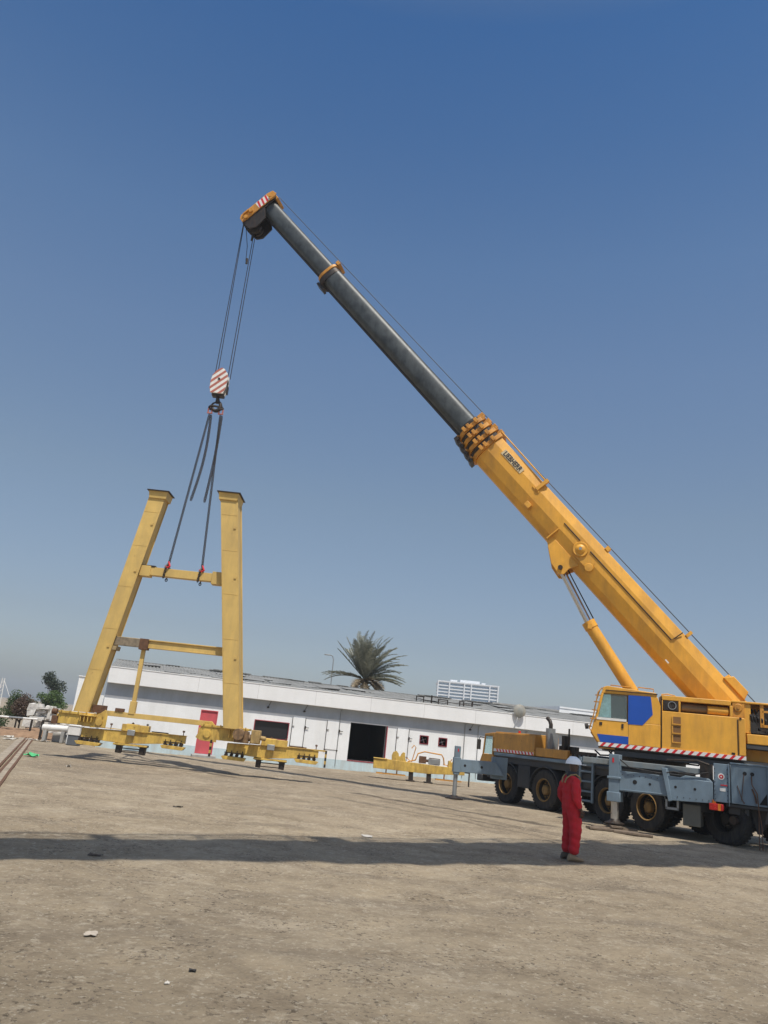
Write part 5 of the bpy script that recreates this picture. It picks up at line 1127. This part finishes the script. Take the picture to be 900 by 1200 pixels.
for f_ in fm.f: bmx.faces.new([vs_[i] for i in f_])
bmesh.ops.recalc_face_normals(bmx, faces=bmx.faces); bmx.to_mesh(bd.data); bmx.free(); bd.data.shade_smooth()
V = []; E = []; Rr = []
pel = jv((0, 0, .97), (.18, .165)); sp1 = jv((-.01, 0, 1.16), (.17, .165), pel); ch = jv((-.035, 0, 1.36), (.19, .175), sp1); jv((-.02, 0, 1.50), .075, ch)
for sg in (-1, 1):
    sh = jv((-.04, sg*.20, 1.41), .085, ch); el = jv((-.09-.03*(sg > 0), sg*.27, 1.13), .068, sh); jv((.035, sg*.272, .925), .052, el)
    hp_ = jv((0, sg*.11, .88), .14, pel); kn = jv((.02, sg*.13, .50), .115, hp_); k2 = jv((-.0, sg*.13, .25), .105, kn); jv((-.01, sg*.13, .09), .10, k2)
skin('coverall', V, E, Rr, COV, pr, 4, .011)
for sg, m_ in ((-1, mat('tan_work_boot', (.28, .20, .12), .8)), (1, mat('dark_work_boot', (.09, .07, .05), .8))):
    mb = MB(); prof = []
    for (x, w_, h_) in ((-.12, .035, .06), (-.10, .048, .12), (-.03, .052, .14), (.05, .05, .10), (.12, .055, .07), (.18, .045, .055), (.21, .02, .035)):
        prof.append([(x, sg*.125+w_*cos(a), max(0, h_/2+h_/2*sin(a))) for a in [2*pi*k/12 for k in range(12)]])
    mb.loft(prof); mb.build('boot', m_, pr)
HY = Matrix.Rotation(RAD(-22), 4, 'Z')
# helmet, face, scarf, straps
HW = mat('white_hard_hat_plastic', (.86, .88, .90), .35, var=.04, bump=0)
mb = MB(HY); ring = []
for k in range(9):
    a = RAD(90*k/8); ring.append([(.012+cos(a)*.15*cos(t_), cos(a)*.122*sin(t_), 1.715+sin(a)*.135) for t_ in [2*pi*i/28 for i in range(28)]])
ring[-1] = [(.012+.004*cos(t_), .004*sin(t_), 1.851) for t_ in [2*pi*i/28 for i in range(28)]]
mb.loft(ring); mb.loft([[(.012+(.16+.075*max(0, cos(t_))**2)*cos(t_), .13*sin(t_), 1.716-z) for t_ in [2*pi*i/28 for i in range(28)]] for z in (0, .008)]); mb.loft([[(x, y, 1.848-1.2*abs(x)**2+dz) for x, y, dz in ((-.07+i*.02, -.012, .004), (-.07+i*.02, .012, .004), (-.07+i*.02, .012, -.01), (-.07+i*.02, -.012, -.01))] for i in range(8)])
mb.build('hard_hat', HW, pr)
mb = MB(HY); mb.add([(.095, -.014, 1.665), (.095, .014, 1.665), (.125, 0, 1.645), (.10, 0, 1.69)], [(0, 1, 2), (0, 2, 3), (1, 3, 2), (0, 3, 1)]); mb.build('nose', SKIN, pr)
for sg in (-1, 1):
    mb = MB(HY); mb.lathe([(.001, -.008), (.009, -.004), (.011, 0), (.009, .004), (.001, .008)], (.092, sg*.032, 1.692), (1, 0, 0), 10); mb.build('eye', simple('eye_white', (.6, .57, .52), .3), pr)
    mb = MB(HY); mb.lathe([(.004, 0), (.022, .004), (.028, .012), (.018, .016), (.004, .010)], (.005, sg*.078, 1.675), (-.2, sg, .1), 12); mb.build('ear', SKIN, pr)
mb = MB(HY); mb.tube([(.088, -.024, 1.622), (.098, 0, 1.624), (.088, .024, 1.622)], .006, 6); mb.build('mouth', simple('lip', (.10, .035, .03), .5), pr)
mb = MB(); mb.loft([[(-.01+r_*cos(t_), r_*.95*sin(t_), z) for t_ in [2*pi*i/20 for i in range(20)]] for r_, z in ((.115, 1.475), (.11, 1.51), (.085, 1.545), (.08, 1.57))]); mb.build('scarf', mat('dark_scarf', (.03, .03, .035), .9), pr)
mb = MB()
for sg in (-1, 1): mb.tube([(-.19, sg*.05, 1.36), (-.165, sg*.08, 1.45), (-.10, sg*.11, 1.505), (.0, sg*.12, 1.525), (.09, sg*.11, 1.48), (.13, sg*.09, 1.40)], .014, 6)
mb.build('shoulder_strap', mat('dull_gold_strap', (.30, .22, .10), .8), pr)

# ------------------------------------------------------------------ haze: thin even desert air
mb = MB(); mb.box(-1512, 1512, -312, 1612, -1.4, 36)
hz = mb.build('haze', simple('unused', (1, 1, 1)), smooth=False, kind='stuff')
hm = bpy.data.materials.new('thin_desert_haze'); hm.use_nodes = True; hn = hm.node_tree; hn.nodes.clear()
ho = hn.nodes.new('ShaderNodeOutputMaterial'); hv = hn.nodes.new('ShaderNodeVolumePrincipled')
hv.inputs['Color'].default_value = (.90, .94, .98, 1); hv.inputs['Density'].default_value = .0006; hv.inputs['Anisotropy'].default_value = .2
hn.links.new(hv.outputs[0], ho.inputs['Volume']); hz.data.materials.clear(); hz.data.materials.append(hm)
